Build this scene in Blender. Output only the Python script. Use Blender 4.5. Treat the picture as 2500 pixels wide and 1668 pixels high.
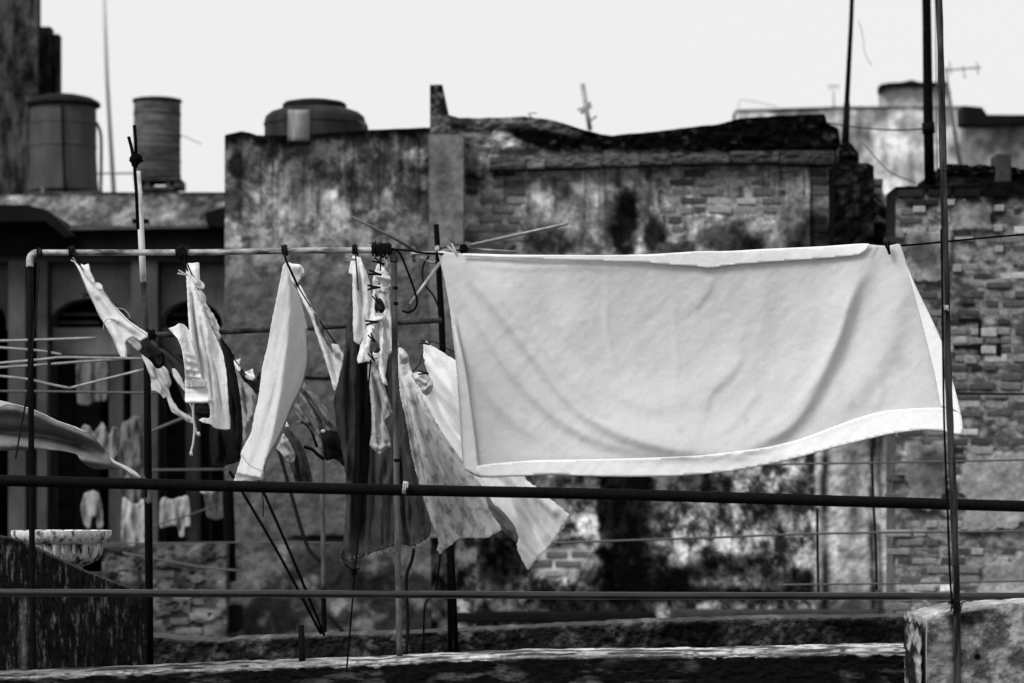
import bpy, bmesh, math, random
import numpy as np
from mathutils import Vector, Matrix
from mathutils.geometry import delaunay_2d_cdt

for o in list(bpy.data.objects):
    bpy.data.objects.remove(o, do_unlink=True)
scene = bpy.context.scene
R = math.radians
random.seed(7)
rng = np.random.default_rng(7)

# ------------------------------------------------------------------ camera
HORIZON = 1200.0                       # eye level, in rows of the 2500 x 1668 photograph
cam_d = bpy.data.cameras.new('camera')
cam = bpy.data.objects.new('camera', cam_d)
scene.collection.objects.link(cam)
cam.location = (0, 0, 0)
cam.rotation_euler = (R(90), 0, 0)
cam_d.lens = 100
cam_d.sensor_width = 36
cam_d.shift_y = (HORIZON - 834.0) / 2500.0
cam_d.clip_start = 0.5
cam_d.clip_end = 4000
cam_d.dof.use_dof = True
cam_d.dof.focus_distance = 12.7
cam_d.dof.aperture_fstop = 3.5
scene.camera = cam

# ------------------------------------------------------------------ sky, sun, exposure
world = bpy.data.worlds.new('World')
scene.world = world
world.use_nodes = True
nt = world.node_tree
nt.nodes.clear()
sky = nt.nodes.new('ShaderNodeTexSky')
sky.sky_type = 'NISHITA'
sky.sun_disc = False
sky.sun_elevation = R(44)
sky.sun_rotation = R(226)
sky.dust_density = 6.0
sky.air_density = 1.0
sky.ozone_density = 1.0
bw = nt.nodes.new('ShaderNodeRGBToBW')
cloud = nt.nodes.new('ShaderNodeMix')          # thin even overcast over the clear sky
cloud.data_type = 'FLOAT'
cloud.inputs['Factor'].default_value = 0.9
cloud.inputs['B'].default_value = 5.4
bg = nt.nodes.new('ShaderNodeBackground')
bg.inputs['Strength'].default_value = 0.085
out = nt.nodes.new('ShaderNodeOutputWorld')
nt.links.new(sky.outputs[0], bw.inputs[0])
nt.links.new(bw.outputs[0], cloud.inputs['A'])
nt.links.new(cloud.outputs[0], bg.inputs['Color'])
nt.links.new(bg.outputs[0], out.inputs[0])

sun_d = bpy.data.lights.new('sun', 'SUN')
sun_d.energy = 1.5
sun_d.angle = R(22)
sun_d.color = (1, 1, 1)
sun = bpy.data.objects.new('sun', sun_d)
scene.collection.objects.link(sun)
sun.rotation_euler = Vector((0.52, 0.50, -0.70)).to_track_quat('-Z', 'Y').to_euler()

scene.view_settings.view_transform = 'Standard'
scene.view_settings.look = 'None'
scene.view_settings.exposure = 1.0
scene.view_settings.gamma = 1.0
scene.view_settings.use_curve_mapping = False
scene.render.engine = 'CYCLES'
scene.render.resolution_x = 1024
scene.render.resolution_y = 683

# ------------------------------------------------------------------ helpers
def S(d):
    return 0.36 * d / 2500.0           # metres per photograph pixel at distance d

def W(px, py, d):
    s = S(d)
    return Vector(((px - 1250.0) * s, d, (HORIZON - py) * s))

def tag(o, label=None, cat=None, group=None, kind=None):
    if label: o['label'] = label
    if cat: o['category'] = cat
    if group: o['group'] = group
    if kind: o['kind'] = kind
    return o

def empty(name, loc, label=None, cat=None, group=None):
    o = bpy.data.objects.new(name, None)
    o.empty_display_size = 0.1
    scene.collection.objects.link(o)
    o.location = loc
    return tag(o, label, cat, group)

def origin_of(parent):
    p = Vector((0, 0, 0))
    while parent is not None:
        p = p + parent.location
        parent = parent.parent
    return p

def mk(name, verts, faces, mat, parent=None, smooth=False, attr=None):
    """verts in world space; the object's origin is its parent's, or its own base"""
    v = np.array([tuple(q) for q in verts], dtype=float).reshape(-1, 3)
    if parent is None:
        o0 = Vector(((v[:, 0].min() + v[:, 0].max()) / 2, (v[:, 1].min() + v[:, 1].max()) / 2, v[:, 2].min()))
    else:
        o0 = origin_of(parent)
    v = v - np.array(o0)
    me = bpy.data.meshes.new(name)
    me.from_pydata(v.tolist(), [], [tuple(int(i) for i in f) for f in faces])
    if attr is not None:
        a = me.attributes.new('tone', 'FLOAT', 'POINT')
        a.data.foreach_set('value', np.asarray(attr, dtype=np.float32).ravel())
    me.materials.append(mat)
    if smooth:
        me.polygons.foreach_set('use_smooth', [True] * len(me.polygons))
    me.validate()
    me.update()
    o = bpy.data.objects.new(name, me)
    scene.collection.objects.link(o)
    if parent is None:
        o.location = o0
    else:
        o.parent = parent
    return o

# value noise -------------------------------------------------------
_perm = rng.permutation(512)
_perm = np.concatenate([_perm, _perm, _perm])
_val = rng.random(512)
def vnoise(x, y, seed=0):
    x = np.asarray(x, float); y = np.asarray(y, float)
    xi = np.floor(x).astype(int); yi = np.floor(y).astype(int)
    fx = x - xi; fy = y - yi
    fx = fx * fx * (3 - 2 * fx); fy = fy * fy * (3 - 2 * fy)
    def h(a, b):
        return _val[_perm[(_perm[(a + seed * 57) & 511] + b) & 511]]
    return (h(xi, yi) * (1 - fx) + h(xi + 1, yi) * fx) * (1 - fy) + (h(xi, yi + 1) * (1 - fx) + h(xi + 1, yi + 1) * fx) * fy
def fbm(x, y, oct=5, seed=0, gain=0.55):
    t = 0; a = 1; s = 0
    for k in range(oct):
        t = t + a * vnoise(np.asarray(x) * 2 ** k + 17.3 * k, np.asarray(y) * 2 ** k + 5.7 * k, seed + k)
        s += a; a *= gain
    return t / s
def sst(a, b, x):
    t = np.clip((x - a) / (b - a), 0, 1)
    return t * t * (3 - 2 * t)
def blob(px, py, cx, cy, rx, ry, seed=1, warp=0.55, soft=0.5):
    """ragged patch: 1 inside, 0 outside"""
    n = fbm(px / 34, py / 34, 4, seed) - 0.5
    n2 = fbm(px / 9, py / 11, 3, seed + 9) - 0.5
    r = np.sqrt(((px - cx) / rx) ** 2 + ((py - cy) / ry) ** 2) + warp * 2.2 * n + warp * 0.6 * n2
    return 1 - sst(1 - soft, 1 + soft, r)
def interp(pts):
    xs = [p[0] for p in pts]; ys = [p[1] for p in pts]
    return lambda x: np.interp(x, xs, ys)

# materials ---------------------------------------------------------
def nodes_of(name):
    m = bpy.data.materials.new(name)
    m.use_nodes = True
    n = m.node_tree.nodes; l = m.node_tree.links
    return m, n, l, n['Principled BSDF']

def noise(n, l, scale, detail=6, rough=0.6, vec=None, stretch=None):
    t = n.new('ShaderNodeTexNoise')
    t.inputs['Scale'].default_value = scale
    t.inputs['Detail'].default_value = detail
    t.inputs['Roughness'].default_value = rough
    c = n.new('ShaderNodeTexCoord')
    if stretch:
        mp = n.new('ShaderNodeMapping')
        mp.inputs['Scale'].default_value = stretch
        l.new(c.outputs['Object'], mp.inputs[0]); l.new(mp.outputs[0], t.inputs['Vector'])
    else:
        l.new(c.outputs['Object'], t.inputs['Vector'])
    return t
def ramp(n, l, src, a, b, lo, hi):
    r = n.new('ShaderNodeMapRange')
    r.inputs['From Min'].default_value = a; r.inputs['From Max'].default_value = b
    r.inputs['To Min'].default_value = lo; r.inputs['To Max'].default_value = hi
    l.new(src, r.inputs['Value'])
    return r.outputs[0]
def mul(n, l, a, b):
    m = n.new('ShaderNodeMath'); m.operation = 'MULTIPLY'
    l.new(a, m.inputs[0]); l.new(b, m.inputs[1])
    return m.outputs[0]
def bump(n, l, bsdf, src, strength, dist):
    b = n.new('ShaderNodeBump')
    b.inputs['Strength'].default_value = strength
    b.inputs['Distance'].default_value = dist
    l.new(src, b.inputs['Height']); l.new(b.outputs[0], bsdf.inputs['Normal'])

def grime(name, lo, hi, scale=6, stretch=None, a=0.35, b=0.65, rough=0.9, bmp=0.3, metal=0.0, dist=0.004, spec=0.12):
    """grey surface that wanders between two real greys"""
    m, n, l, p = nodes_of(name)
    t = noise(n, l, scale, 8, 0.65, stretch=stretch)
    l.new(ramp(n, l, t.outputs['Fac'], a, b, lo, hi), p.inputs['Base Color'])
    p.inputs['Roughness'].default_value = rough
    p.inputs['Metallic'].default_value = metal
    p.inputs['Specular IOR Level'].default_value = spec
    t2 = noise(n, l, scale * 7, 5, 0.6)
    bump(n, l, p, t2.outputs['Fac'], bmp, dist)
    return m

def toned(name, scale=11, lo=0.42, hi=1.55, bmp=0.5, dist=0.012, rough=0.95):
    """masonry: the stored stain tone times a fine grain"""
    m, n, l, p = nodes_of(name)
    at = n.new('ShaderNodeAttribute'); at.attribute_name = 'tone'
    t = noise(n, l, scale, 8, 0.7)
    l.new(mul(n, l, at.outputs['Fac'], ramp(n, l, t.outputs['Fac'], 0.3, 0.7, lo, hi)), p.inputs['Base Color'])
    p.inputs['Roughness'].default_value = rough
    p.inputs['Specular IOR Level'].default_value = 0.03
    bump(n, l, p, t.outputs['Fac'], bmp, dist)
    return m

def brickmat():
    m, n, l, p = nodes_of('brick')
    oi = n.new('ShaderNodeObjectInfo')
    t = noise(n, l, 22, 7, 0.7)
    l.new(mul(n, l, oi.outputs['Color'], ramp(n, l, t.outputs['Fac'], 0.3, 0.7, 0.6, 1.4)), p.inputs['Base Color'])
    p.inputs['Roughness'].default_value = 0.95
    p.inputs['Specular IOR Level'].default_value = 0.1
    bump(n, l, p, t.outputs['Fac'], 0.5, 0.008)
    return m

def fabric(name, trans=0.3, lo=0.9, hi=1.06, scale=5, weave=900, rough=0.9, stretch=None, a=.35, b=.65, attr=False):
    """woven cloth, tone from the object's own colour"""
    m, n, l, p = nodes_of(name)
    oi = n.new('ShaderNodeObjectInfo')
    t = noise(n, l, scale, 6, 0.6, stretch=stretch)
    col = mul(n, l, oi.outputs['Color'], ramp(n, l, t.outputs['Fac'], a, b, lo, hi))
    gr = noise(n, l, 210, 3, 0.75)                       # slubs and weave
    col = mul(n, l, col, ramp(n, l, gr.outputs['Fac'], .3, .7, .87, 1.11))
    if attr:                                             # washed-out spots stored on the cloth
        at = n.new('ShaderNodeAttribute'); at.attribute_name = 'tone'
        col = mul(n, l, col, at.outputs['Fac'])
    l.new(col, p.inputs['Base Color'])
    p.inputs['Roughness'].default_value = rough
    p.inputs['Specular IOR Level'].default_value = 0.05
    w = noise(n, l, weave, 2, 0.5)
    w2 = noise(n, l, 26, 5, 0.6)
    add = n.new('ShaderNodeMath'); add.operation = 'ADD'
    k = n.new('ShaderNodeMath'); k.operation = 'MULTIPLY'; k.inputs[1].default_value = 0.12
    l.new(w.outputs['Fac'], k.inputs[0]); l.new(k.outputs[0], add.inputs[0]); l.new(w2.outputs['Fac'], add.inputs[1])
    bump(n, l, p, add.outputs[0], 0.28, 0.005)
    if trans > 0:
        tr = n.new('ShaderNodeBsdfTranslucent')
        l.new(col, tr.inputs['Color'])
        mx = n.new('ShaderNodeMixShader'); mx.inputs[0].default_value = trans
        l.new(p.outputs[0], mx.inputs[1]); l.new(tr.outputs[0], mx.inputs[2])
        l.new(mx.outputs[0], n['Material Output'].inputs['Surface'])
    return m

M = {}
M['wall'] = toned('weathered_plaster')
M['farwall'] = toned('far_plaster', 6)
M['soot'] = toned('sooty_masonry', 18, 0.3, 1.7, 0.8, 0.02)
M['coping'] = toned('worn_whitewash', 30, 0.45, 1.4, 0.7, 0.01)
M['brick'] = brickmat()
M['cloth'] = fabric('cotton', 0.28, .95, 1.03)
M['hem'] = fabric('doubled_cotton', 0.12, 0.98, 1.02)
M['sheet'] = fabric('bed_cotton', 0.26, .96, 1.03, attr=True)
M['jersey'] = fabric('jersey', 0.28, 0.92, 1.04, 9)
M['dark_cloth'] = fabric('dark_cloth', 0.05, 0.75, 1.25, 14)
M['print'] = fabric('faded_print', 0.22, 0.5, 1.1, 17, stretch=(1.2, 1.2, .8), a=.38, b=.52)
M['oldcloth'] = fabric('old_cloth', 0.15, .45, 1.15, 5, stretch=(1.6, 1, .5), a=.36, b=.6)
M['towel'] = fabric('terry', 0.18, 0.94, 1.04, 40, 500)
M['seam'] = grime('seam_thread', .40, .48, 80, None, .3, .7, .9, .1)
M['thread'] = grime('grey_thread', .2, .3, 80, None, .3, .7, .9, .1)
M['dthread'] = grime('dark_thread', .02, .05, 80, None, .3, .7, .9, .1)
M['pipe'] = grime('galvanised_pipe', 0.03, 0.40, 30, (.3, 1, 1), .38, .62, 0.55, 0.3, 0.1, spec=.3)
M['pipe_dark'] = grime('tarred_pipe', 0.001, 0.005, 40, None, .3, .7, 0.7, 0.5, spec=.05)
M['pipe_mid'] = grime('rusty_pipe', 0.008, 0.07, 30, (.5, 1, .5), .40, .7, 0.7, 0.5)
M['pipe_sheen'] = grime('worn_black_pipe', 0.004, 0.02, 30, (.15, 1, 1), .42, .7, 0.24, 0.1, spec=.5)
M['pipe_grey'] = grime('grey_painted_pipe', 0.012, 0.10, 22, (1, 1, .25), .35, .65, 0.5, 0.35)
M['paint_white'] = grime('chipped_white_paint', 0.25, 0.6, 30, (1, 1, .3), .35, .5, 0.6, 0.4)
M['alu'] = grime('dull_aluminium', 0.16, 0.34, 20, None, .3, .7, 0.45, 0.1, 0.4)
M['alu_dark'] = grime('sooty_aluminium', 0.05, 0.12, 20, None, .3, .7, 0.5, 0.1, 0.3)
M['black'] = grime('black_rubber', 0.001, 0.003, 50, None, .3, .7, 0.7, 0.2, spec=.03)
M['cord'] = grime('dark_cord', 0.004, 0.016, 120, None, .3, .7, 0.85, 0.5, spec=.04)
M['greycord'] = grime('grey_cord', 0.06, 0.12, 120, None, .3, .7, 0.85, 0.5)
M['palecord'] = grime('pale_cord', 0.35, 0.6, 160, None, .3, .7, 0.9, 0.6)
M['wood'] = grime('weathered_wood', 0.004, 0.075, 40, (1, 1, .08), .42, .68, 0.8, 0.6)
M['pegpale'] = grime('bleached_wood', 0.3, 0.5, 120, (1, 1, .2), .3, .7, 0.8, 0.4)
M['tank'] = grime('fibre_cement', 0.03, 0.075, 3.5, (1, 1, .4), .3, .7, 0.8, 0.3)
M['tank_soot'] = grime('sooty_tank', 0.008, 0.035, 4.5, (1, 1, .4), .35, .7, 0.8, 0.3)
M['tank2'] = grime('rusty_drum', 0.018, 0.12, 4.5, (.5, .5, 1.6), .36, .7, 0.7, 0.3)
M['tankdark'] = grime('sooty_cement', 0.003, 0.010, 6, None, .3, .7, 0.85, 0.3)
M['palepole'] = grime('sky_bleed_pole', 0.5, 0.7, 4, None, .3, .7, .7, .1)  # pale tone stands in for bright sky blurring over the thin pole
M['panel'] = grime('bleached_panel', 0.05, 0.24, 5, (2, 2, .4), .35, .6, 0.7, 0.2)
M['soffit'] = grime('soot_and_shade_render', 0.002, 0.007, 4, None, .3, .7, 0.95, 0.4)  # black that also carries the overhang's shade on the eave
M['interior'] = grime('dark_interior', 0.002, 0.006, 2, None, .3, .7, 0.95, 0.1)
M['shutter'] = grime('dark_shutter', 0.006, 0.018, 8, None, .3, .7, 0.8, 0.2)
M['facade'] = grime('dim_stucco', 0.02, 0.085, 2.6, (1, 1, .6), .3, .7, 0.95, 0.3)
M['facade_panel'] = grime('recessed_stucco', 0.07, 0.20, 3.2, (1, 1, .6), .32, .68, 0.95, 0.3)
M['facade_pale'] = grime('paler_stucco', 0.03, 0.10, 3.0, (1, 1, .4), .3, .7, 0.95, 0.3)
M['planter'] = grime('lichened_stone', 0.004, 0.6, 34, (1, 1, .22), .43, .57, 0.95, 0.6, 0, .01)
M['planter_rim'] = grime('pale_stone', 0.06, 0.62, 28, (1, 1, .5), .38, .5, 0.95, 0.5, 0, .008)
M['ground'] = grime('street_ground', 0.04, 0.09, .8, None, .3, .7, 0.95, 0.3)
M['block'] = grime('hollow_block', 0.02, 0.06, 10, None, .3, .7, 0.95, 0.4)
M['downpipe'] = grime('white_downpipe', 0.5, 0.75, 8, (1, 1, .2), .3, .6, 0.6, 0.2)

# geometry ----------------------------------------------------------
def frames(pts):
    pts = [Vector(p) for p in pts]
    n = len(pts)
    tang = []
    for i in range(n):
        t = pts[min(i + 1, n - 1)] - pts[max(i - 1, 0)]
        tang.append(t.normalized() if t.length > 1e-9 else Vector((0, 0, 1)))
    up = Vector((0, 1, 0)) if abs(tang[0].y) < 0.8 else Vector((1, 0, 0))
    u = (up - tang[0] * up.dot(tang[0])).normalized()
    res = []
    for i in range(n):
        u = (u - tang[i] * u.dot(tang[i])).normalized()
        res.append((pts[i], u, tang[i].cross(u)))
    return res

def tube_geo(pts, r, n=10):
    fr = frames(pts)
    rs = r if hasattr(r, '__len__') else [r] * len(fr)
    v = []; f = []
    for (p, a, b), q in zip(fr, rs):
        for k in range(n):
            t = 2 * math.pi * k / n
            v.append(p + a * (math.cos(t) * q) + b * (math.sin(t) * q))
    m = len(fr)
    for i in range(m - 1):
        for k in range(n):
            f.append((i * n + k, i * n + (k + 1) % n, (i + 1) * n + (k + 1) % n, (i + 1) * n + k))
    f.append(tuple(range(n - 1, -1, -1)))
    f.append(tuple((m - 1) * n + k for k in range(n)))
    return v, f

def tube(name, pts, r, mat, parent=None, n=10):
    v, f = tube_geo(pts, r, n)
    o = mk(name, v, f, mat, parent)
    me = o.data
    me.polygons.foreach_set('use_smooth', [len(p.vertices) == 4 for p in me.polygons])
    return o

def join(geos):
    V = []; F = []
    for v, f in geos:
        k = len(V)
        V += list(v); F += [tuple(i + k for i in q) for q in f]
    return V, F

def smoothline(pts, k=6):
    """Catmull-Rom through points of any dimension"""
    P = [np.array(p, float) for p in pts]
    P = [2 * P[0] - P[1]] + P + [2 * P[-1] - P[-2]]
    out_ = []
    for i in range(1, len(P) - 2):
        for j in range(k):
            t = j / k
            out_.append(0.5 * (2 * P[i] + (P[i + 1] - P[i - 1]) * t + (2 * P[i - 1] - 5 * P[i] + 4 * P[i + 1] - P[i + 2]) * t * t
                        + (3 * P[i] - P[i - 1] - 3 * P[i + 1] + P[i + 2]) * t ** 3))
    out_.append(P[-2])
    return out_

def pxline(pts, k=6):
    return [W(*q) for q in smoothline(pts, k)]

def coil_geo(p0, p1, r, wire, turns, jit=0.3):
    p0 = Vector(p0); p1 = Vector(p1)
    ax = (p1 - p0)
    t = ax.normalized()
    u = Vector((0, 1, 0)); u = (u - t * u.dot(t)).normalized(); w = t.cross(u)
    pts = []
    N = int(turns * 10)
    for i in range(N + 1):
        a = 2 * math.pi * i / 10
        q = r * (1 + jit * (random.random() - .3))
        pos = i / N + 0.12 * (random.random() - .5)
        pts.append(p0 + ax * pos + u * (math.cos(a) * q) + w * (math.sin(a) * q))
    return tube_geo(pts, wire, 6)

def coil(name, p0, p1, r, wire, turns, mat, parent=None, jit=0.3):
    v, f = coil_geo(p0, p1, r, wire, turns, jit)
    return mk(name, v, f, mat, parent, True)

def prism(name, poly, d, t, mat, parent=None, bev=0.0):
    """polygon in photograph pixels at distance d, carried back by t metres"""
    v = [W(x, y, d) for x, y in poly]
    n = len(v)
    b = [Vector((q.x, q.y + t, q.z)) for q in v]
    f = [tuple(range(n)), tuple(range(2 * n - 1, n - 1, -1))]
    for i in range(n):
        j = (i + 1) % n
        f.append((i, i + n, j + n, j))
    o = mk(name, v + b, f, mat, parent)
    if bev:
        m = o.modifiers.new('bevel', 'BEVEL'); m.width = bev; m.segments = 2; m.limit_method = 'ANGLE'
    return o

def box(name, x0, x1, y0, y1, d, t, mat, parent=None, bev=0.01):
    return prism(name, [(x0, y0), (x1, y0), (x1, y1), (x0, y1)], d, t, mat, parent, bev)

def lathe(name, cx, d, prof, mat, parent=None, n=40, flute=None):
    """prof: (radius px, row px) from top to bottom around a vertical axis"""
    s = S(d); c = W(cx, HORIZON, d)
    v = []; f = []
    for i, (r, y) in enumerate(prof):
        for k in range(n):
            a = 2 * math.pi * k / n
            q = r * s
            if flute:
                q *= 1 + flute[1] * abs(math.sin(a * flute[0] / 2)) * flute[2][i]
            v.append((c.x + q * math.cos(a), c.y + q * math.sin(a), (HORIZON - y) * s))
    for i in range(len(prof) - 1):
        for k in range(n):
            f.append((i * n + k, (i + 1) * n + k, (i + 1) * n + (k + 1) % n, i * n + (k + 1) % n))
    f.append(tuple(range(n)))
    f.append(tuple((len(prof) - 1) * n + k for k in range(n - 1, -1, -1)))
    o = mk(name, v, f, mat, parent)
    o.data.polygons.foreach_set('use_smooth', [len(p.vertices) == 4 for p in o.data.polygons])
    try:
        o.data.set_sharp_from_angle(angle=R(38))
    except Exception:
        pass
    return o

def wall(name, x0, x1, y0, y1, d, step, tone, height=None, top=None, thick=0.5, mat=None, parent=None):
    """masonry face on a fine grid (relief in metres towards the viewer), returned back by `thick`"""
    nx = max(2, int((x1 - x0) / step) + 1); ny = max(2, int((y1 - y0) / step) + 1)
    gx, gy = np.meshgrid(np.linspace(x0, x1, nx), np.linspace(y0, y1, ny))
    if top is not None:
        tp = top(gx)
        line = float(tp.max()) + 12
        fr = (gy - y0) / max(1e-6, (line - y0))
        gy = np.where(gy < line, tp + (line - tp) * np.clip(fr, 0, 1), gy)
    s = S(d)
    h = height(gx, gy) if height else np.zeros_like(gx)
    X = (gx - 1250) * s; Z = (HORIZON - gy) * s; Y = d - h
    tn = np.clip(tone(gx, gy), 0.002, 0.8)
    v = np.stack([X, Y, Z], -1).reshape(-1, 3)
    idx = np.arange(nx * ny).reshape(ny, nx)
    quads = np.stack([idx[:-1, :-1], idx[1:, :-1], idx[1:, 1:], idx[:-1, 1:]], -1).reshape(-1, 4)
    loop = list(idx[0, :]) + list(idx[1:, -1]) + list(idx[-1, -2::-1]) + list(idx[-2:0, 0])
    bk = v[loop].copy(); bk[:, 1] = d + thick
    n0 = len(v); L = len(loop)
    sides = [(loop[i], loop[(i + 1) % L], n0 + (i + 1) % L, n0 + i) for i in range(L)]
    lt = [n0 + i for i in range(nx)]; lb = [n0 + (nx - 1) + (ny - 1) + (nx - 1 - i) for i in range(nx)]
    back = [(lt[i], lt[i + 1], lb[i + 1], lb[i]) for i in range(nx - 1)]
    V = np.concatenate([v, bk]); T = np.concatenate([tn.reshape(-1), tn.reshape(-1)[loop]])
    return mk(name, V, [tuple(q) for q in quads] + sides + back, mat or M['wall'], parent, False, T)

# bricks --------------------------------------------------------------
_bm = {}
def brick_mesh(w, h, t, var):
    key = (round(w, 4), round(h, 4), round(t, 4), var)
    if key in _bm: return _bm[key]
    bm = bmesh.new()
    bmesh.ops.create_cube(bm, size=1)
    rr = random.Random(var * 31 + 5)
    for q in bm.verts:
        q.co = Vector((q.co.x * w * (1 - .05 * rr.random()), q.co.y * t, q.co.z * h * (1 - .10 * rr.random())))
    bmesh.ops.bevel(bm, geom=list(bm.edges), offset=min(w, h) * 0.10, segments=1, affect='EDGES')
    me = bpy.data.meshes.new('brick'); bm.to_mesh(me); bm.free()
    me.materials.append(M['brick'])
    _bm[key] = me
    return me

def bricks(parent, x0, x1, y0, y1, d, L, H, keep, tone, proud=0.015, half=0.0, limit=295, name='brick'):
    s = S(d); o0 = origin_of(parent); n = 0
    row = 0
    y = y0
    while y < y1 and n < limit:
        x = x0 - (L / 2 if row % 2 else 0) + random.uniform(-4, 4)
        while x < x1 and n < limit:
            isH = random.random() < half
            l = L / 2 if isH else L
            cx = x + l / 2; cy = y + H / 2
            x += l
            if cx < x0 or cx > x1 or not keep(cx, cy): continue
            me = brick_mesh((l * 0.90) * s, (H * 0.80) * s, 0.10, random.randrange(4))
            o = bpy.data.objects.new(name, me)
            scene.collection.objects.link(o)
            o.parent = parent
            c = W(cx, cy + random.uniform(-1, 1), d)
            c.y = d - proud + 0.05 + random.uniform(-.012, .016)
            o.location = c - o0
            o.rotation_euler = (random.uniform(-.05, .05), random.uniform(-.03, .03), random.uniform(-.07, .07))
            o.scale = (random.uniform(.82, 1.06), 1, random.uniform(.8, 1.08))
            t = float(tone(cx, cy))
            o.color = (t, t, t, 1)
            n += 1
        y += H; row += 1
    return n

# cloth ---------------------------------------------------------------
def inside(poly, x, y):
    c = np.zeros(x.shape, bool)
    n = len(poly)
    for i in range(n):
        xa, ya = poly[i]; xb, yb = poly[(i + 1) % n]
        cond = ((ya > y) != (yb > y))
        with np.errstate(divide='ignore', invalid='ignore'):
            xi = (xb - xa) * (y - ya) / (yb - ya + 1e-12) + xa
        c ^= cond & (x < xi)
    return c

def pdist(x, y, pts):
    best = np.full(np.shape(x), 1e9)
    for (xa, ya), (xb, yb) in zip(pts[:-1], pts[1:]):
        dx, dy = xb - xa, yb - ya
        t = np.clip(((x - xa) * dx + (y - ya) * dy) / (dx * dx + dy * dy + 1e-9), 0, 1)
        best = np.minimum(best, np.hypot(x - xa - t * dx, y - ya - t * dy))
    return best

def ridge(x, y, pts, w, amp):
    """fold along a line; w = half-width, or (left, right) half-widths for a leaning fold; ends fade out"""
    P = [(p[0], p[1]) for p in smoothline(pts, 5)]
    best = np.full(np.shape(x), 1e9); side = np.zeros(np.shape(x)); par = np.zeros(np.shape(x))
    tot = sum(math.hypot(b[0] - a_[0], b[1] - a_[1]) for a_, b in zip(P[:-1], P[1:])) + 1e-9
    run = 0.0
    for (xa, ya), (xb, yb) in zip(P[:-1], P[1:]):
        dx, dy = xb - xa, yb - ya
        L_ = math.hypot(dx, dy) + 1e-9
        t = np.clip(((x - xa) * dx + (y - ya) * dy) / (L_ * L_), 0, 1)
        e = np.hypot(x - xa - t * dx, y - ya - t * dy)
        m = e < best
        best = np.where(m, e, best)
        side = np.where(m, dx * (y - ya) - dy * (x - xa), side)
        par = np.where(m, (run + t * L_) / tot, par)
        run += L_
    wl, wr_ = w if hasattr(w, '__len__') else (w, w)
    ww = np.where(side > 0, wr_, wl)
    return amp * np.exp(-(best / ww) ** 2) * (.25 + .75 * sst(0, .22, par)) * (.25 + .75 * (1 - sst(.78, 1, par)))

def outline(pts, step, smooth=True, fray=0.0, seed=0):
    P = [np.array(p, float) for p in pts]
    n = len(P)
    out_ = []
    for i in range(n):
        a, b, c, e = P[i - 1], P[i], P[(i + 1) % n], P[(i + 2) % n]
        m = max(1, int(np.hypot(*(c - b)) / step))
        for j in range(m):
            t = j / m
            lin = b + (c - b) * t
            cr = 0.5 * (2 * b + (c - a) * t + (2 * a - 5 * b + 4 * c - e) * t * t + (3 * b - a - 3 * c + e) * t ** 3)
            q = lin * 0.45 + cr * 0.55 if smooth else lin
            if fray:
                q = q + np.array([vnoise(len(out_) * .9, seed) - .5, vnoise(len(out_) * .9, seed + 40) - .5]) * 2 * fray
            out_.append(q)
    return out_

def cloth(name, poly, depth, mat, tone, parent=None, step=5.0, thick=0.003, fray=0.0, seed=0, smooth=True, edge=None, spots=None):
    """wind-blown cloth: outline in photograph pixels, its own distance given by depth(x, y) in metres"""
    bd = outline(poly, edge or step, smooth, fray, seed)
    xs = [p[0] for p in bd]; ys = [p[1] for p in bd]
    gx, gy = np.meshgrid(np.arange(min(xs), max(xs), step), np.arange(min(ys), max(ys), step * .9))
    gx = gx + (np.arange(gx.shape[0]) % 2)[:, None] * step * .5
    gx = gx.ravel(); gy = gy.ravel()
    ok = inside([tuple(p) for p in bd], gx, gy)
    gx, gy = gx[ok], gy[ok]
    bp = [(p[0], p[1]) for p in bd]; bp.append(bp[0])
    far = pdist(gx, gy, bp) > step * 0.5
    gx, gy = gx[far], gy[far]
    n = len(bd)
    pts = [Vector((float(p[0]), float(p[1]))) for p in bd] + [Vector((float(a), float(b))) for a, b in zip(gx, gy)]
    vs, es, fs, *_ = delaunay_2d_cdt(pts, [(i, (i + 1) % n) for i in range(n)], [], 1, 1e-4)
    px = np.array([q[0] for q in vs]); py = np.array([q[1] for q in vs])
    dd = depth(px, py)
    s = 0.36 * dd / 2500
    V = np.stack([(px - 1250) * s, dd, (HORIZON - py) * s], -1)
    o = mk(name, V, fs, mat, parent, True, spots(px, py) if spots else None)
    o.color = (tone, tone, tone, 1)
    if thick:
        m = o.modifiers.new('thickness', 'SOLIDIFY'); m.thickness = thick; m.offset = 0
    return o

def fold(d0, cx=0, cy=0, gx=0.0, gy=0.0, ridges=(), wr=0.010, ang=90, sc=26, st=5.0, seed=0, off=0.0):
    """distance field: a tilted plane, named folds, and fine creases running along `ang` degrees"""
    ca, sa = math.cos(R(ang)), math.sin(R(ang))
    def f(x, y):
        x = np.asarray(x, float); y = np.asarray(y, float)
        d = d0 + gx * (x - cx) / 100 + gy * (y - cy) / 100
        for pts, w, a in ridges:
            d = d - ridge(x, y, pts, w, a)
        u = (x * ca + y * sa) / (sc * st); v = (-x * sa + y * ca) / sc
        d = d + wr * 2 * (fbm(u, v, 3, seed) - .5) - off
        return d
    return f

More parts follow.
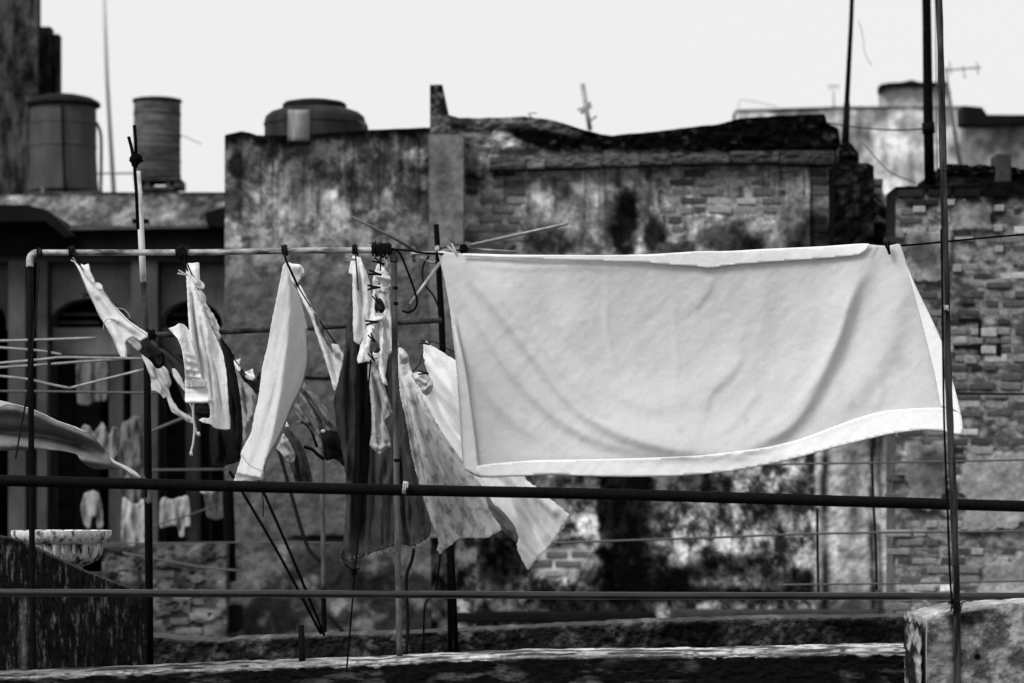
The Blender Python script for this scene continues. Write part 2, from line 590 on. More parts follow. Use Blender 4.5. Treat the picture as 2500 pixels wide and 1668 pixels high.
def peg(px, py, d, ang, ln, label, mat, spread=0.16, yaw=0.0):
    """clothes peg: two tapered legs pinched by a wire spring"""
    c = W(px, py, d)
    root = empty('clothes_peg', c, label, 'clothes peg', 'pegs on the clothes lines')
    L = ln * S(d)
    a = R(ang)
    ux = Vector((math.cos(a), 0, -math.sin(a))); uz = Vector((math.sin(a), 0, math.cos(a)))
    for sgn in (-1, 1):
        v = []; f = []
        for t, w, off in ((-.5, .15, .22), (-.15, .17, .14), (.1, .14, .09), (.5, .10, .06)):
            p = c + ux * (t * L) + uz * (sgn * (off + (spread if t < 0 else 0) * (-t)) * L * .55)
            for q in ((-1, -1), (1, -1), (1, 1), (-1, 1)):
                v.append(p + Vector((0, 1, 0)) * (q[0] * .006) + uz * (q[1] * w * L * .45))
        for i in range(3):
            for k in range(4):
                f.append((i * 4 + k, i * 4 + (k + 1) % 4, i * 4 + 4 + (k + 1) % 4, i * 4 + 4 + k))
        f += [(3, 2, 1, 0), (12, 13, 14, 15)]
        mk('leg', v, f, mat, root)
    coil('spring', c + Vector((0, -.007, 0)), c + Vector((0, .007, 0)), 0.10 * L, 0.0012, 3, M['alu_dark'], root, 0)
    return root

# =================================================================== SETTING
gz = -9.0
tag(mk('ground', [(-900, -300, gz), (900, -300, gz), (900, 1800, gz), (-900, 1800, gz)], [(0, 1, 2, 3)], M['ground']), kind='structure')

# ------------------------------------------------------------------ far house, right
DF = 55
fh = empty('flat_roofed_house', W(2150, 1300, DF), 'pale far house with flat roof and rooftop box, behind the right masts', 'house')
def t_far(x, y):
    t = 0.28 + 0.38 * sst(.35, .68, fbm(x / 60, y / 45, 5, 21))
    t = t * (0.62 + .5 * sst(.35, .6, fbm(x / 16, y / 90, 4, 22)))
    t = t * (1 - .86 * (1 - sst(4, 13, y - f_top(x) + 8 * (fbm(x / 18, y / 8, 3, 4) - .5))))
    t = t * (1 - .55 * blob(x, y, 2060, 345, 75, 30, 3))
    t = t * (1 - .5 * blob(x, y, 1930, 268, 90, 16, 5))
    t = t * (1 + .45 * blob(x, y, 2195, 400, 70, 90, 8))
    return t
f_top = interp([(1796, 268), (2000, 262), (2044, 260), (2160, 260), (2358, 259), (2400, 266)])
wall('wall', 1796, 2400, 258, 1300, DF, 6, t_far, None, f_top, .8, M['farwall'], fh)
def t_box(x, y):
    return (0.34 + .16 * fbm(x / 30, y / 20, 4, 31)) * (1 - .93 * (1 - sst(6, 17, y - 203 + 14 * (fbm(x / 14, y / 14, 3, 6) - .5))))
wall('roof_box', 2153, 2312, 201, 262, DF + 1.5, 3, t_box, None, interp([(2153, 208), (2200, 203), (2226, 198), (2240, 203), (2312, 203)]), .5, M['farwall'], fh)
prism('box_coping', [(2150, 206), (2170, 202), (2200, 201), (2226, 195), (2245, 201), (2316, 200), (2316, 207), (2245, 208), (2170, 209), (2158, 222), (2150, 222)], DF + 1.3, .5, M['soffit'], fh)
box('pilaster', 2352, 2362, 275, 900, DF - .25, .5, M['panel'], fh)
rh = empty('gabled_outhouse', W(2500, 1300, DF - 4), 'grey wing with black stepped top at the right edge', 'house')
wall('wall', 2366, 3060, 284, 1300, DF - 4, 6, lambda x, y: (0.16 + .30 * sst(.3, .7, fbm(x / 40, y / 40, 5, 41))), None, interp([(2366, 268), (2402, 268), (2408, 284), (3060, 288)]), .6, M['farwall'], rh)
prism('roof_edge', [(2352, 258), (2398, 262), (2410, 280), (3060, 284), (3060, 306), (2470, 302), (2405, 306), (2352, 300)], DF - 4.4, .7, M['soffit'], rh)
def yagi(name, mast, boom, rods, d, label, mat, r=0.02, parent=None):
    root = empty(name, W(*mast[0], d), label, 'antenna')
    tube('mast', [W(*p, d) for p in mast], r * 1.3, mat, root, 8)
    if boom: tube('boom', [W(*p, d) for p in boom], r, mat, root, 6)
    for a, b in rods:
        tube('element', [W(*a, d), W(*b, d)], r * .7, mat, root, 6)
    return root
yagi('roof_antenna', [(2329, 420), (2310, 165)], [(2305, 172), (2395, 165)], [((2318, 150), (2322, 182)), ((2350, 160), (2356, 192)), ((2385, 152), (2388, 182))], DF + .8, 'thin television antenna above far house at the right', M['greycord'], .016)
yagi('roof_antenna', [(2350, 445), (2312, 203)], None, [((2300, 230), (2322, 226))], DF - 7, 'bare slanting antenna mast between the thick mast and right edge', M['greycord'], .025)
yagi('roof_antenna', [(2036, 262), (2034, 205)], [(2020, 212), (2050, 210)], [((2024, 205), (2026, 220)), ((2044, 204), (2046, 219))], DF + 3, 'faint little antenna left of the slim mast', M['alu'], .010)

# ------------------------------------------------------------------ tower top left, tanks, mast
DT = 44
tw = empty('stepped_tower', W(40, 480, DT), 'tall streaked masonry tower with stepped top, top left corner', 'tower')
def t_tower(x, y):
    t = 0.012 + .045 * sst(.35, .65, fbm(x / 13, y / 60, 6, 51, .7))
    t = t * (1 - .85 * blob(x, y, 112, 150, 15, 150, 52, .3)) * (1 - .6 * blob(x, y, 60, 200, 20, 40, 57))
    return t
wall('wall', -500, 92, -320, 520, DT, 4, t_tower, lambda x, y: .06 * fbm(x / 9, y / 30, 3, 3), None, .3, M['farwall'], tw)
wall('step', 92, 124, 66, 520, DT + .1, 3, t_tower, lambda x, y: .06 * fbm(x / 9, y / 30, 3, 3), None, .3, M['farwall'], tw)
wall('step', 124, 143, 83, 520, DT + .2, 3, lambda x, y: t_tower(x, y) * .35, None, None, .3, M['farwall'], tw)

D1 = 38
t1 = empty('water_tank', W(157, 470, D1), 'large round grey water tank with domed lid beside the tower', 'water tank')
lathe('tank_body', 155, D1, [(76, 250), (79, 254), (80, 300), (80, 380), (83, 440), (86, 468)], M['tank'], t1, 48)
lathe('lid', 155, D1, [(4, 231), (40, 233), (70, 240), (88, 250), (91, 256), (88, 261), (80, 263)], M['tankdark'], t1, 48)
tube('lashing', [W(152, 255, D1 - .47), W(154, 340, D1 - .475), W(158, 440, D1 - .5), W(160, 470, D1 - .5)], .018, M['black'], t1, 8)
tube('overflow_pipe', [W(98, 610, D1 - .9), W(104, 480, D1 - .9), W(106, 455, D1 - .9)], .03, M['pipe_grey'], t1, 8)
for q in (300, 356, 412):
    lathe('rib', 155, D1, [(80, q), (81.6, q + 1.5), (81.6, q + 4), (80, q + 6)], M['tank'], t1, 48)
tube('inlet_pipe', pxline([(236, 300, D1 - .2), (246, 330, D1 - .3), (247, 400, D1 - .3), (246, 470, D1 - .3)]), .022, M['pipe_mid'], t1, 8)
box('plinth', 70, 250, 466, 480, D1 - .5, 1.3, M['block'], t1)

t2 = empty('water_tank', W(385, 460, D1 - 1), 'narrow rusty drum tank standing on hollow blocks, white sky around it', 'water tank')
D2 = D1 - 1
lathe('tank_body', 384, D2, [(56, 248), (57, 252), (57, 300), (57.6, 302), (57, 304), (56.5, 360), (57.6, 362), (56.5, 364), (57, 437)], M['tank2'], t2, 48)
lathe('lid', 384, D2, [(20, 241), (52, 242), (60, 244), (60, 250), (56, 252)], M['tankdark'], t2, 48)
for k, (a, b, c_) in enumerate([(328, 346, 440), (354, 366, 440), (404, 416, 440), (424, 443, 438)]):
    box('block', a, b, c_, 458, D2 - .25, .5, M['block'], t2)
box('block_slab', 326, 440, 434, 441, D2 - .28, .56, M['block'], t2)
box('block_slab', 340, 424, 455, 464, D2 - .27, .56, M['block'], t2)
for q in (276, 330, 392, 428):
    lathe('hoop', 384, D2, [(57, q), (58.6, q + 1), (58.6, q + 4), (57, q + 5)], M['tank2'], t2, 48)
tube('outlet_pipe', [W(440, 330, D2), W(462, 338, D2), W(492, 352, D2)], .006, M['alu'], t2, 6)
ms = tube('aerial_mast', [W(244, -260, 46), W(262, 200, 46), (W(278, 472, 46))], [.03, .034, .04], M['palepole'], None, 8)
tag(ms, 'thin pale leaning pole against the sky between the two water tanks', 'mast')
cw = tube('overhead_cable', pxline([(-40, 205, 40), (60, 228, 39), (150, 255, 38), (260, 0 + 430, 37.4), (330, 424, 37)][:3]), .012, M['cord'], None, 6)
tag(cw, 'thin cable slanting down to the lid of the large tank', 'cable')
cw = tube('water_pipe', pxline([(236, 424, 37.6), (280, 424, 37.6), (335, 423, 37.2)]), .012, M['alu_dark'], None, 6)
tag(cw, 'thin horizontal pipe joining the two left water tanks', 'pipe')

# ------------------------------------------------------------------ arcade building, left
DC = 30
ac = empty('arcade_building', W(240, 1500, DC), 'dim stuccoed building with dark eave and arched bays behind the pipe frame', 'building')
c_top = interp([(-600, 470), (60, 476), (130, 470), (560, 470)])
def t_para(x, y):
    t = 0.11 + .19 * sst(.33, .66, fbm(x / 42, y / 30, 5, 61))
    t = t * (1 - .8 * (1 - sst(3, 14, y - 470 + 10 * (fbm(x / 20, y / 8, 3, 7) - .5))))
    t = t * (1 - .6 * blob(x, y, 480, 490, 60, 14, 64))
    t = t * (1 + .7 * blob(x, y, 60, 475, 45, 45, 65))
    return t
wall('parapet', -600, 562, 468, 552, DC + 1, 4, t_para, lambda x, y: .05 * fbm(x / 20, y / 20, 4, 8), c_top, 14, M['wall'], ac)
prism('gutter_edge', [(170, 553), (548, 549), (548, 556), (170, 562)], DC - .1, 1.1, M['facade_pale'], ac)
prism('eave', [(-600, 520), (60, 500), (112, 512), (150, 540), (175, 562), (562, 556), (562, 618), (-600, 622)], DC + .0, 1.2, M['soffit'], ac)  # shade under the overhang is put into its black colour
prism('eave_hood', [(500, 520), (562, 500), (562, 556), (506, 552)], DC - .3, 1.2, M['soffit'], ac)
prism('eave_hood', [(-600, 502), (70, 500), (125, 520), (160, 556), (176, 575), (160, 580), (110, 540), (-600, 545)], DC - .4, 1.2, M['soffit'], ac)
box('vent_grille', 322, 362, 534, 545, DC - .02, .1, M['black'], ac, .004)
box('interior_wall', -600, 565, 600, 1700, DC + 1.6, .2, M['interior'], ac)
box('lintel', -600, 562, 622, 640, DC + .15, .6, M['facade'], ac)
for a, b, m in ((-600, -30, 'facade'), (20, 63, 'facade_pale'), (90, 116, 'facade'), (320, 386, 'facade_pale'), (548, 562, 'facade')):
    box('pilaster', a, b, 636, 1700, DC + .1, .7, M[m], ac)
def arch(x0, x1, apex, spring, bottom):
    cx = (x0 + x1) / 2; rx = (x1 - x0) / 2 - 4
    pl = [(x0, 638), (x1, 638), (x1, bottom), (cx + rx, bottom)]
    for k in range(0, 17):
        a = math.pi * k / 16
        pl.append((cx + rx * math.cos(a), spring - (spring - apex) * math.sin(a)))
    pl += [(x0, bottom)]
    return pl
prism('arched_panel', arch(116, 320, 728, 795, 806), DC + .38, .35, M['facade_panel'], ac)
prism('arched_panel', arch(386, 548, 733, 796, 806), DC + .38, .35, M['facade_panel'], ac)
prism('arched_panel', arch(-30, 20, 750, 796, 806), DC + .38, .35, M['facade_panel'], ac)
for (a, b) in ((116, 320), (386, 548)):
    box('transom', a, b, 800, 868, DC + .45, .4, M['facade_panel'], ac)
    for k, y in enumerate((764, 784)):
        box('fan_louvre', a + 26 + 8 * (1 - k), b - 80, y, y + 7, DC + .62, .08, M['facade_pale'], ac, .004)
    box('door_jamb', a + 150 if a < 200 else a + 66, a + 186 if a < 200 else a + 96, 868, 1700, DC + .5, .3, M['facade'], ac)
    dl = box('door_leaf', a + 4, a + 60, 880, 1330, DC + .9, .08, M['shutter'], ac)
    for q in range(5):
        box('door_panel', a + 12, a + 52, 890 + q * 88, 966 + q * 88, DC + .87, .03, M['shutter'], dl, .006)
    box('door_leaf', a + 64, a + 128, 884, 1330, DC + 1.0, .08, M['shutter'], ac)
box('balcony_slab', -600, 562, 1330, 1346, DC - .6, 1.8, M['facade'], ac)

# ------------------------------------------------------------------ laundry far back in the courtyard
def backcloth(poly, d, tone, label, seed, name='hung_cloth', cat='laundry', wr=.03, ang=90):
    o = cloth(name, poly, fold(d, wr=wr * 1.8, ang=ang, sc=11, st=5, seed=seed), M['oldcloth'], tone, None, 5, .004, 1.2, seed)
    return tag(o, label, cat, 'laundry far back in the courtyard')
backcloth([(188, 884), (225, 880), (262, 886), (262, 975), (230, 982), (214, 990), (190, 984)], DC - .5, .16, 'blurred pale cloth hanging in a dark doorway below the antenna rods', 3)
backcloth([(196, 1052), (206, 1036), (222, 1044), (230, 1060), (236, 1048), (250, 1030), (258, 1044), (268, 1062), (276, 1042), (288, 1046), (290, 1090), (282, 1125), (262, 1128), (245, 1095), (222, 1075)], DC - 3, .30, 'blurred cloth hung in pale points above the grey blown sheet', 4)
backcloth([(296, 1040), (316, 1024), (330, 1014), (344, 1030), (350, 1170), (350, 1225), (298, 1225), (292, 1140)], DC - 3.4, .16, 'long grey curtain-like cloth beside the dark upright pole', 5, wr=.05)
backcloth([(206, 1206), (226, 1198), (242, 1206), (250, 1240), (250, 1290), (238, 1292), (236, 1262), (224, 1262), (220, 1292), (206, 1280), (198, 1240)], DC - 2, .38, 'blurred white little garment with two legs above the stone planter', 6, 'hung_shorts')
backcloth([(300, 1216), (318, 1226), (332, 1232), (352, 1220), (353, 1326), (298, 1326)], DC - 3.6, .46, 'pale square cloth with notched top edge above the sloped wall', 7)
backcloth([(392, 1222), (402, 1214), (418, 1220), (440, 1214), (458, 1210), (464, 1230), (464, 1284), (452, 1286), (450, 1310), (440, 1312), (432, 1284), (412, 1286), (392, 1290), (389, 1260)], DC - 4, .42, 'blurred white ragged garment hung in the dark right of the upright pole', 8, 'hung_shirt')
backcloth([(498, 1186), (534, 1190), (560, 1198), (566, 1222), (556, 1262), (524, 1270), (506, 1262), (500, 1224)], DC - 4, .13, 'dim grey garment hung beside the dark corner pipe', 9, 'hung_shirt')
backcloth([(488, 1196), (536, 1194), (516, 1207), (496, 1206)], DC - 4.2, .5, 'small white scrap of cloth just under the thick dark bar', 10)
def wire(name, pts, r, mat, label, cat='wire', group=None, k=4):
    return tag(tube(name, pxline(pts, k), r, mat, None, 6), label, cat, group)
wire('washing_wire', [(352, 1290, DC - 4.1), (460, 1258, DC - 4.1), (560, 1222, DC - 4.1)], .008, M['greycord'], 'slack grey line through the far garments right of the upright pole')
wire('washing_wire', [(170, 1326, 22), (400, 1326, 22), (700, 1324, 22), (840, 1326, 22)], .006, M['greycord'], 'thin pale wire level with the planter rim, left half')
wire('washing_wire', [(352, 1148, 24), (560, 1146, 24)], .010, M['greycord'], 'wire just above the thick dark bar behind the white trousers')
wire('washing_wire', [(300, 1350, 23), (420, 1372, 23), (500, 1386, 23), (590, 1394, 23)], .010, M['greycord'], 'sagging grey cord crossing the brick courtyard wall')
wire('washing_wire', [(350, 1062, 20), (400, 1040, 20), (470, 1012, 20)], .012, M['greycord'], 'slanting grey cord under the small hung garments')

# ------------------------------------------------------------------ courtyard wall, lower left
DW = 24.2
cwl = empty('courtyard_wall', W(470, 1650, DW), 'low worn brick courtyard wall below the far laundry', 'wall')
def t_court(x, y):
    t = .03 + .08 * sst(.35, .65, fbm(x / 34, y / 22, 5, 71))
    t = t * (1 - .7 * blob(x, y, 420, 1390, 40, 26, 72)) * (1 + .5 * blob(x, y, 500, 1500, 50, 40, 73))
    return t
wall('render', 250, 552, 1322, 1700, DW, 4, t_court, lambda x, y: .03 * sst(.42, .5, fbm(x / 40, y / 26, 4, 74)), interp([(250, 1338), (380, 1332), (470, 1330), (552, 1326)]), .4, M['wall'], cwl)
bricks(cwl, 372, 500, 1345, 1570, DW, 62, 23, lambda x, y: fbm(x / 40, y / 26, 4, 74) < .47 and random.random() < .8, lambda x, y: .05 + .13 * random.random() ** 2, .01)

# ------------------------------------------------------------------ plaster tower in the middle
DD = 25.0
tb = empty('plaster_house', W(840, 1650, DD), 'tall stained plaster house with a water tank on its roof', 'house')
d_top = interp([(548, 331), (562, 327), (590, 321), (612, 325), (628, 331), (700, 331), (760, 329), (896, 318), (1048, 312)])
def t_house(x, y):
    n = fbm(x / 58, y / 62, 7, 81, .70)
    t = .07 + .30 * sst(.38, .62, n)
    fl = sst(560, 720, y)                                  # plain darker render lower down
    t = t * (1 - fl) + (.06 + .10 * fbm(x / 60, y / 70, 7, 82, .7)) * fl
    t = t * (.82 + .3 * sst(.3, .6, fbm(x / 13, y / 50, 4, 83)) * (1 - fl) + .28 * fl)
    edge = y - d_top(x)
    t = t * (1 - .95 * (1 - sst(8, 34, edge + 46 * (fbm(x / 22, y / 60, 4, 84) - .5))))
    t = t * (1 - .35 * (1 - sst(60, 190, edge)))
    for (cx, cy, rx, ry, k) in ((577, 400, 20, 62, .92), (600, 372, 26, 20, .5), (665, 372, 14, 30, .6), (735, 360, 26, 30, .75), (905, 335, 60, 14, .6),
                                (1010, 345, 34, 22, .7), (850, 480, 24, 34, .5), (880, 440, 40, 30, .35), (1020, 430, 22, 40, .6), (985, 560, 50, 30, .35),
                                (735, 430, 30, 46, .4), (620, 590, 26, 20, .3), (690, 470, 22, 30, .3)):
        t = t * (1 - k * blob(x, y, cx, cy, rx, ry, int(cx)))
    for (cx, cy, rx, ry, k) in ((668, 402, 10, 14, .8), (818, 470, 24, 22, .7), (835, 505, 26, 60, .6), (660, 480, 46, 40, .45), (800, 560, 26, 22, .5), (885, 490, 18, 14, .6),
                                (938, 430, 40, 30, .45), (640, 560, 60, 60, .35), (1022, 390, 24, 22, 1.1), (1000, 520, 34, 14, .4), (570, 600, 20, 90, .25)):
        t = t * (1 + k * blob(x, y, cx, cy, rx, ry, int(cx) + 3))
    t = t * (1 - .6 * sst(.50, .68, fbm(x / 7, y / 220, 4, 97, .6)) * (1 - sst(90, 330, edge)))
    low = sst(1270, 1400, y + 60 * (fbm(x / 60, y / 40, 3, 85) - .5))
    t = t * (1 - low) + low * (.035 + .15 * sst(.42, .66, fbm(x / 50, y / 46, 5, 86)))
    t = t * (1 - .7 * blob(x, y, 800, 1318, 90, 12, 87)) * (1 - .6 * blob(x, y, 900, 1420, 60, 50, 88))
    t = t * .72
    for (cx, cy) in ((685, 1345), (688, 1415), (725, 1480), (830, 1480), (905, 1370)):
        t = t * (1 + .9 * blob(x, y, cx, cy, 18, 24, cx))
    return t
def h_house(x, y):
    h = .035 * fbm(x / 24, y / 24, 5, 89)
    return h + .05 * blob(x, y, 1022, 390, 26, 24, 1025, .3) - .05 * blob(x, y, 800, 1318, 70, 8, 87, .3)
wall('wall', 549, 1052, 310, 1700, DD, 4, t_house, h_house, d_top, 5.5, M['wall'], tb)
pk = lambda x, y: .62 * (.20 + .05 * fbm(x / 40, y / 60, 5, 91)) * (1 - .5 * sst(700, 900, y) * (1 - sst(1290, 1320, y))) * (1 - .35 * blob(x, y, 1080, 430, 22, 70, 92)) * (1 - .9 * (1 - sst(4, 14, y - 320 + 6 * (fbm(x / 12, y / 9, 3, 5) - .5))))
wall('pilaster', 1047, 1131, 318, 1312, DD - .28, 4, pk, lambda x, y: .02 * fbm(x / 30, y / 30, 4, 93), interp([(1047, 326), (1080, 326), (1120, 322), (1131, 338)]), .6, M['wall'], tb)
ck = lambda x, y: .012 + .07 * sst(.45, .7, fbm(x / 16, y / 13, 4, 95)) + .06 * sst(272, 300, y)
o = wall('chimney_stub', 1050, 1098, 208, 330, DD - .1, 3, ck, lambda x, y: .05 * fbm(x / 12, y / 12, 3, 96), None, .55, M['soot'], tb)
sx = S(DD)
for v in o.data.vertices:                                   # battered right side
    z = v.co.z + origin_of(tb).z
    py = HORIZON - z / sx
    k = float(np.interp(py, [208, 280, 300, 330], [.62, .94, 1.0, 1.05]))
    x0w = (1050 - 1250) * sx - origin_of(tb).x
    v.co.x = x0w + (v.co.x - x0w) * k
tube('corner_pipe', pxline([(556, 1190, DD - .5), (560, 1300, DD - .5), (562, 1420, DD - .5), (566, 1560, DD - .5)]), [.05] * 13, M['black'], tb, 8)
box('pipe_boot', 554, 586, 1478, 1544, DD - .6, .3, M['soffit'], tb, .03)
wire('window_bar', [(735, 922, DD - .25), (790, 925, DD - .25), (850, 921, DD - .25)], .018, M['black'], 'short dark bar fixed to the plaster house wall')
wire('washing_wire', [(725, 1032, 20), (742, 1031, 20), (770, 1034, 20)], .015, M['greycord'], 'short pale cord stub behind the striped shorts')

dt = empty('water_tank', W(769, 330, DD + 2.2), 'squat dark roof tank with a wide lid on the plaster house', 'water tank')
dk = DD + 2.2
lathe('tank_body', 769, dk, [(60, 262), (84, 268), (108, 276), (120, 286), (123, 296), (123, 345)], M['tank_soot'], dt, 48)
lathe('lid', 768, dk, [(10, 244), (46, 246), (72, 251), (78, 256), (78, 266), (70, 269)], M['tankdark'], dt, 48)
lathe('rib', 769, dk, [(122, 300), (125, 302), (125, 307), (122, 309)], M['tank_soot'], dt, 48)
tube('overflow_pipe', pxline([(880, 300, dk - .3), (892, 306, dk - .4), (896, 330, dk - .4)]), .02, M['pipe_mid'], dt, 8)
pn = empty('metal_panel', W(729, 347, DD - .3), 'pale bleached panel propped against the squat roof tank', 'panel')
sv = []; sf = []
for i in range(9):
    x = 702 + 54 * i / 8
    for j in range(7):
        y = 268 + 79 * j / 6
        p = W(x, y, DD - .12 - .08 * math.sin(math.pi * i / 8))
        sv.append(p)
for i in range(8):
    for j in range(6):
        a = i * 7 + j
        sf.append((a, a + 1, a + 8, a + 7))
o = mk('sheet', sv, sf, M['panel'], pn, True)
m_ = o.modifiers.new('thickness', 'SOLIDIFY'); m_.thickness = .012
box('foot_rail', 700, 758, 343, 350, DD - .22, .12, M['tankdark'], pn)

# ------------------------------------------------------------------ long brick and plaster wall
DE = 25.4
be = empty('ruined_wall', W(1660, 1650, DE), 'long ruined brick wall with peeling plaster and black crumbling top', 'wall')
e_top = interp([(1036, 340), (1088, 340), (1091, 282), (1121, 292), (1169, 293), (1279, 289), (1336, 295), (1387, 308), (1422, 320), (1460, 330), (1494, 335), (1515, 332), (1586, 326), (1676, 315), (1750, 307),
                (1803, 293), (1893, 286), (2011, 282), (2014, 302), (2044, 318), (2050, 362), (2094, 392), (2100, 404), (2134, 440), (2152, 446), (2156, 470), (2170, 486), (2180, 515), (2195, 540)])
def expo(x, y):
    """where the plaster has fallen away: > 0"""
    x = np.asarray(x, float); y = np.asarray(y, float)
    n = 46 * (fbm(x / 40, y / 34, 4, 101) - .5) + 16 * (fbm(x / 12, y / 12, 3, 102) - .5)
    def rect(x0, x1, y0, y1):
        return np.minimum(np.minimum(x - x0, x1 - x), np.minimum(y - y0, y1 - y))
    e = rect(1100, 1276, 424, 700)
    e = np.maximum(e, rect(1606, 1906, 410, 530))
    e = np.maximum(e, rect(1290, 1420, 410, 446))
    e = np.maximum(e, rect(1616, 1672, 420, 590))
    e = np.maximum(e, rect(1560, 2030, 412, 438))
    e = np.maximum(e, rect(1780, 1890, 424, 470))
    e = np.maximum(e, rect(1966, 2240, 392, 640))
    e = np.maximum(e, rect(1100, 1205, 318, 382))
    e = np.maximum(e, rect(1300, 1455, 1322, 1412))
    e = np.maximum(e, rect(1700, 1880, 1390, 1460))
    e = np.maximum(e, rect(1620, 1700, 1080, 1180))
    e = np.maximum(e, rect(1860, 1960, 1200, 1300))
    e = np.where(e > -200, e + n, e)
    # a tongue of plaster left standing
    keep_ = np.minimum(np.minimum(x - (1962 - (y - 405) * .55), 1978 - x), y - 408)
    return np.where(keep_ > 0, -30, e)
def t_wall(x, y):
    n = fbm(x / 46, y / 56, 7, 111, .70)
    t = .12 + .30 * sst(.36, .64, n)
    t = t * (.75 + .4 * sst(.32, .62, fbm(x / 14, y / 70, 5, 112)))
    ex = sst(-4, 6, expo(x, y))
    t = t * (1 - ex) + ex * (.17 + .20 * sst(.3, .7, fbm(x / 16, y / 10, 4, 113)))
    edge = y - e_top(x)
    tp = 378 - 60 * (1 - sst(1190, 1330, x)) + 6 * sst(1500, 1900, x)
    blk = 1 - sst(-16, 10, y - tp + 20 * (fbm(x / 24, y / 20, 4, 114) - .5))
    cop = (1 - sst(1330, 1430, x + 60 * (fbm(x / 30, y / 30, 3, 4) - .5))) * (1 - sst(18, 30, edge + 10 * (fbm(x / 18, y / 10, 3, 115) - .5)))
    lum = .0015 + .03 * sst(.64, .78, fbm(x / 19, y / 13, 4, 116))
    blk = blk * (y < 420)
    t = t * (1 - blk) + lum * blk
    t = t * (1 - cop) + (.05 + .12 * fbm(x / 16, y / 11, 4, 117)) * cop
    for (cx, cy, rx, ry, k) in ((1524, 545, 40, 95, .97), (1590, 570, 30, 60, .93), (1500, 440, 40, 16, .4), (1350, 590, 60, 34, .85), (1420, 600, 30, 30, .5), (1300, 520, 18, 30, .4),
                                (1655, 610, 40, 20, .8), (1760, 590, 60, 44, .85), (1840, 600, 50, 40, .9), (1990, 570, 60, 60, .9), (1930, 600, 40, 30, .6), (1385, 470, 20, 18, .6), (1250, 450, 30, 10, .4),
                                (2085, 560, 60, 60, .8), (2160, 590, 40, 30, .95), (2140, 520, 30, 16, .7), (1150, 440, 26, 26, .9), (1160, 600, 30, 20, .5)):
        t = t * (1 - k * blob(x, y, cx, cy, rx, ry, int(cx)))
    for (cx, cy, rx, ry, k) in ((1310, 480, 30, 60, .35), (1455, 520, 18, 80, .5), (1560, 480, 22, 26, .4), (1728, 540, 52, 44, .4), (1268, 580, 12, 50, .6), (1690, 480, 44, 26, .45), (1560, 610, 12, 26, 2.5)):
        t = t * (1 + k * blob(x, y, cx, cy, rx, ry, int(cx) + 2))
    t = t * (1 - .6 * sst(.50, .68, fbm(x / 7, y / 240, 4, 98, .6)) * (1 - sst(430, 640, y)) * sst(395, 420, y))
    # ---- below the hung sheet
    lo = sst(1010, 1070, y)
    n2 = sst(.36, .68, fbm(x / 36, y / 44, 7, 121, .72))
    tl = .016 + .48 * n2 * (.45 + .75 * sst(.3, .65, fbm(x / 11, y / 34, 5, 122, .65)))
    tl = tl * (1 - ex) + ex * (.20 + .2 * fbm(x / 26, y / 8, 4, 123))
    for (cx, cy, rx, ry, k) in ((1535, 1270, 74, 230, .97), (1560, 1420, 170, 50, .95), (1400, 1190, 90, 40, .6), (1700, 1170, 90, 40, .75), (1880, 1250, 60, 40, .6), (1800, 1385, 120, 36, .85),
                                (1230, 1370, 60, 70, .9), (1940, 1420, 60, 26, .9), (1700, 1450, 300, 20, .9), (1420, 1480, 160, 34, .9), (1960, 1180, 40, 30, .5)):
        tl = tl * (1 - k * blob(x, y, cx, cy, rx, ry, int(cx) + 1, .4))
    for (cx, cy, rx, ry, k) in ((1660, 1310, 46, 60, .9), (1800, 1320, 90, 46, .8), (1445, 1290, 20, 50, 1.2), (1840, 1180, 40, 36, 1.1), (1905, 1150, 30, 40, 1.), (1960, 1270, 40, 70, .7), (1370, 1375, 70, 40, .8), (1420, 1300, 16, 30, 1.)):
        tl = tl * (1 + k * blob(x, y, cx, cy, rx, ry, int(cx) + 4, .4))
    # streaked pale render on the right
    pr = sst(1984, 1996, x) * (1 - sst(2212, 2222, x))
    st = (.36 + .40 * fbm(x / 18, y / 90, 5, 124, .65)) * (.7 + .6 * fbm(x / 7, y / 12, 4, 128))
    for (cx, w, a) in ((2012, 15, .97), (2080, 26, .72), (2128, 10, .96), (2146, 8, .8), (2186, 10, .97)):
        wob = cx + 12 * (fbm(x * 0 + cx, y / 60, 3, 125) - .5)
        st = st * (1 - a * np.exp(-((x - wob) / w) ** 2) * sst(.15, .42, fbm(x * 0 + cx, y / 60, 3, 126)))
    st = st * (1 - .75 * sst(1395, 1480, y + 40 * (fbm(x / 20, y / 20, 3, 127) - .5)))
    tl = tl * (1 - pr) + st * pr
    t = t * (1 - lo) + tl * lo
    return t
def h_wall(x, y):
    p = sst(-5, 4, -expo(x, y))                            # plaster coat
    h = .045 * p + .012 * fbm(x / 14, y / 14, 4, 131) * (1 + p)
    edge = y - e_top(x)
    h = h + .10 * (1 - sst(360, 384, y)) * fbm(x / 26, y / 16, 4, 132)
    return h - .10 * blob(x, y, 1535, 1290, 70, 190, 1536, .15, .12)
wall('wall_face', 1036, 2236, 280, 1700, DE, 4, t_wall, h_wall, e_top, .55, M['wall'], be)
def hidden(x, y):
    return 1215 < x < 2170 and 690 < y < 1045
def b_keep(x, y):
    if hidden(x, y) or y < float(e_top(x)) + 12: return False
    if 1205 < x and y < 415: return False
    return float(expo(x, y)) > 3
def b_tone(x, y):
    t = float(t_wall(np.array(x), np.array(y)))
    return max(.006, t * random.choice((.3, .4, .55, .65, .8, 1.0)))
nb = bricks(be, 1100, 2230, 300, 660, DE, 66, 22.5, b_keep, b_tone, .016, .12)
nb2 = bricks(be, 1290, 2230, 1050, 1540, DE, 66, 22.5, b_keep, b_tone, .016, .12)
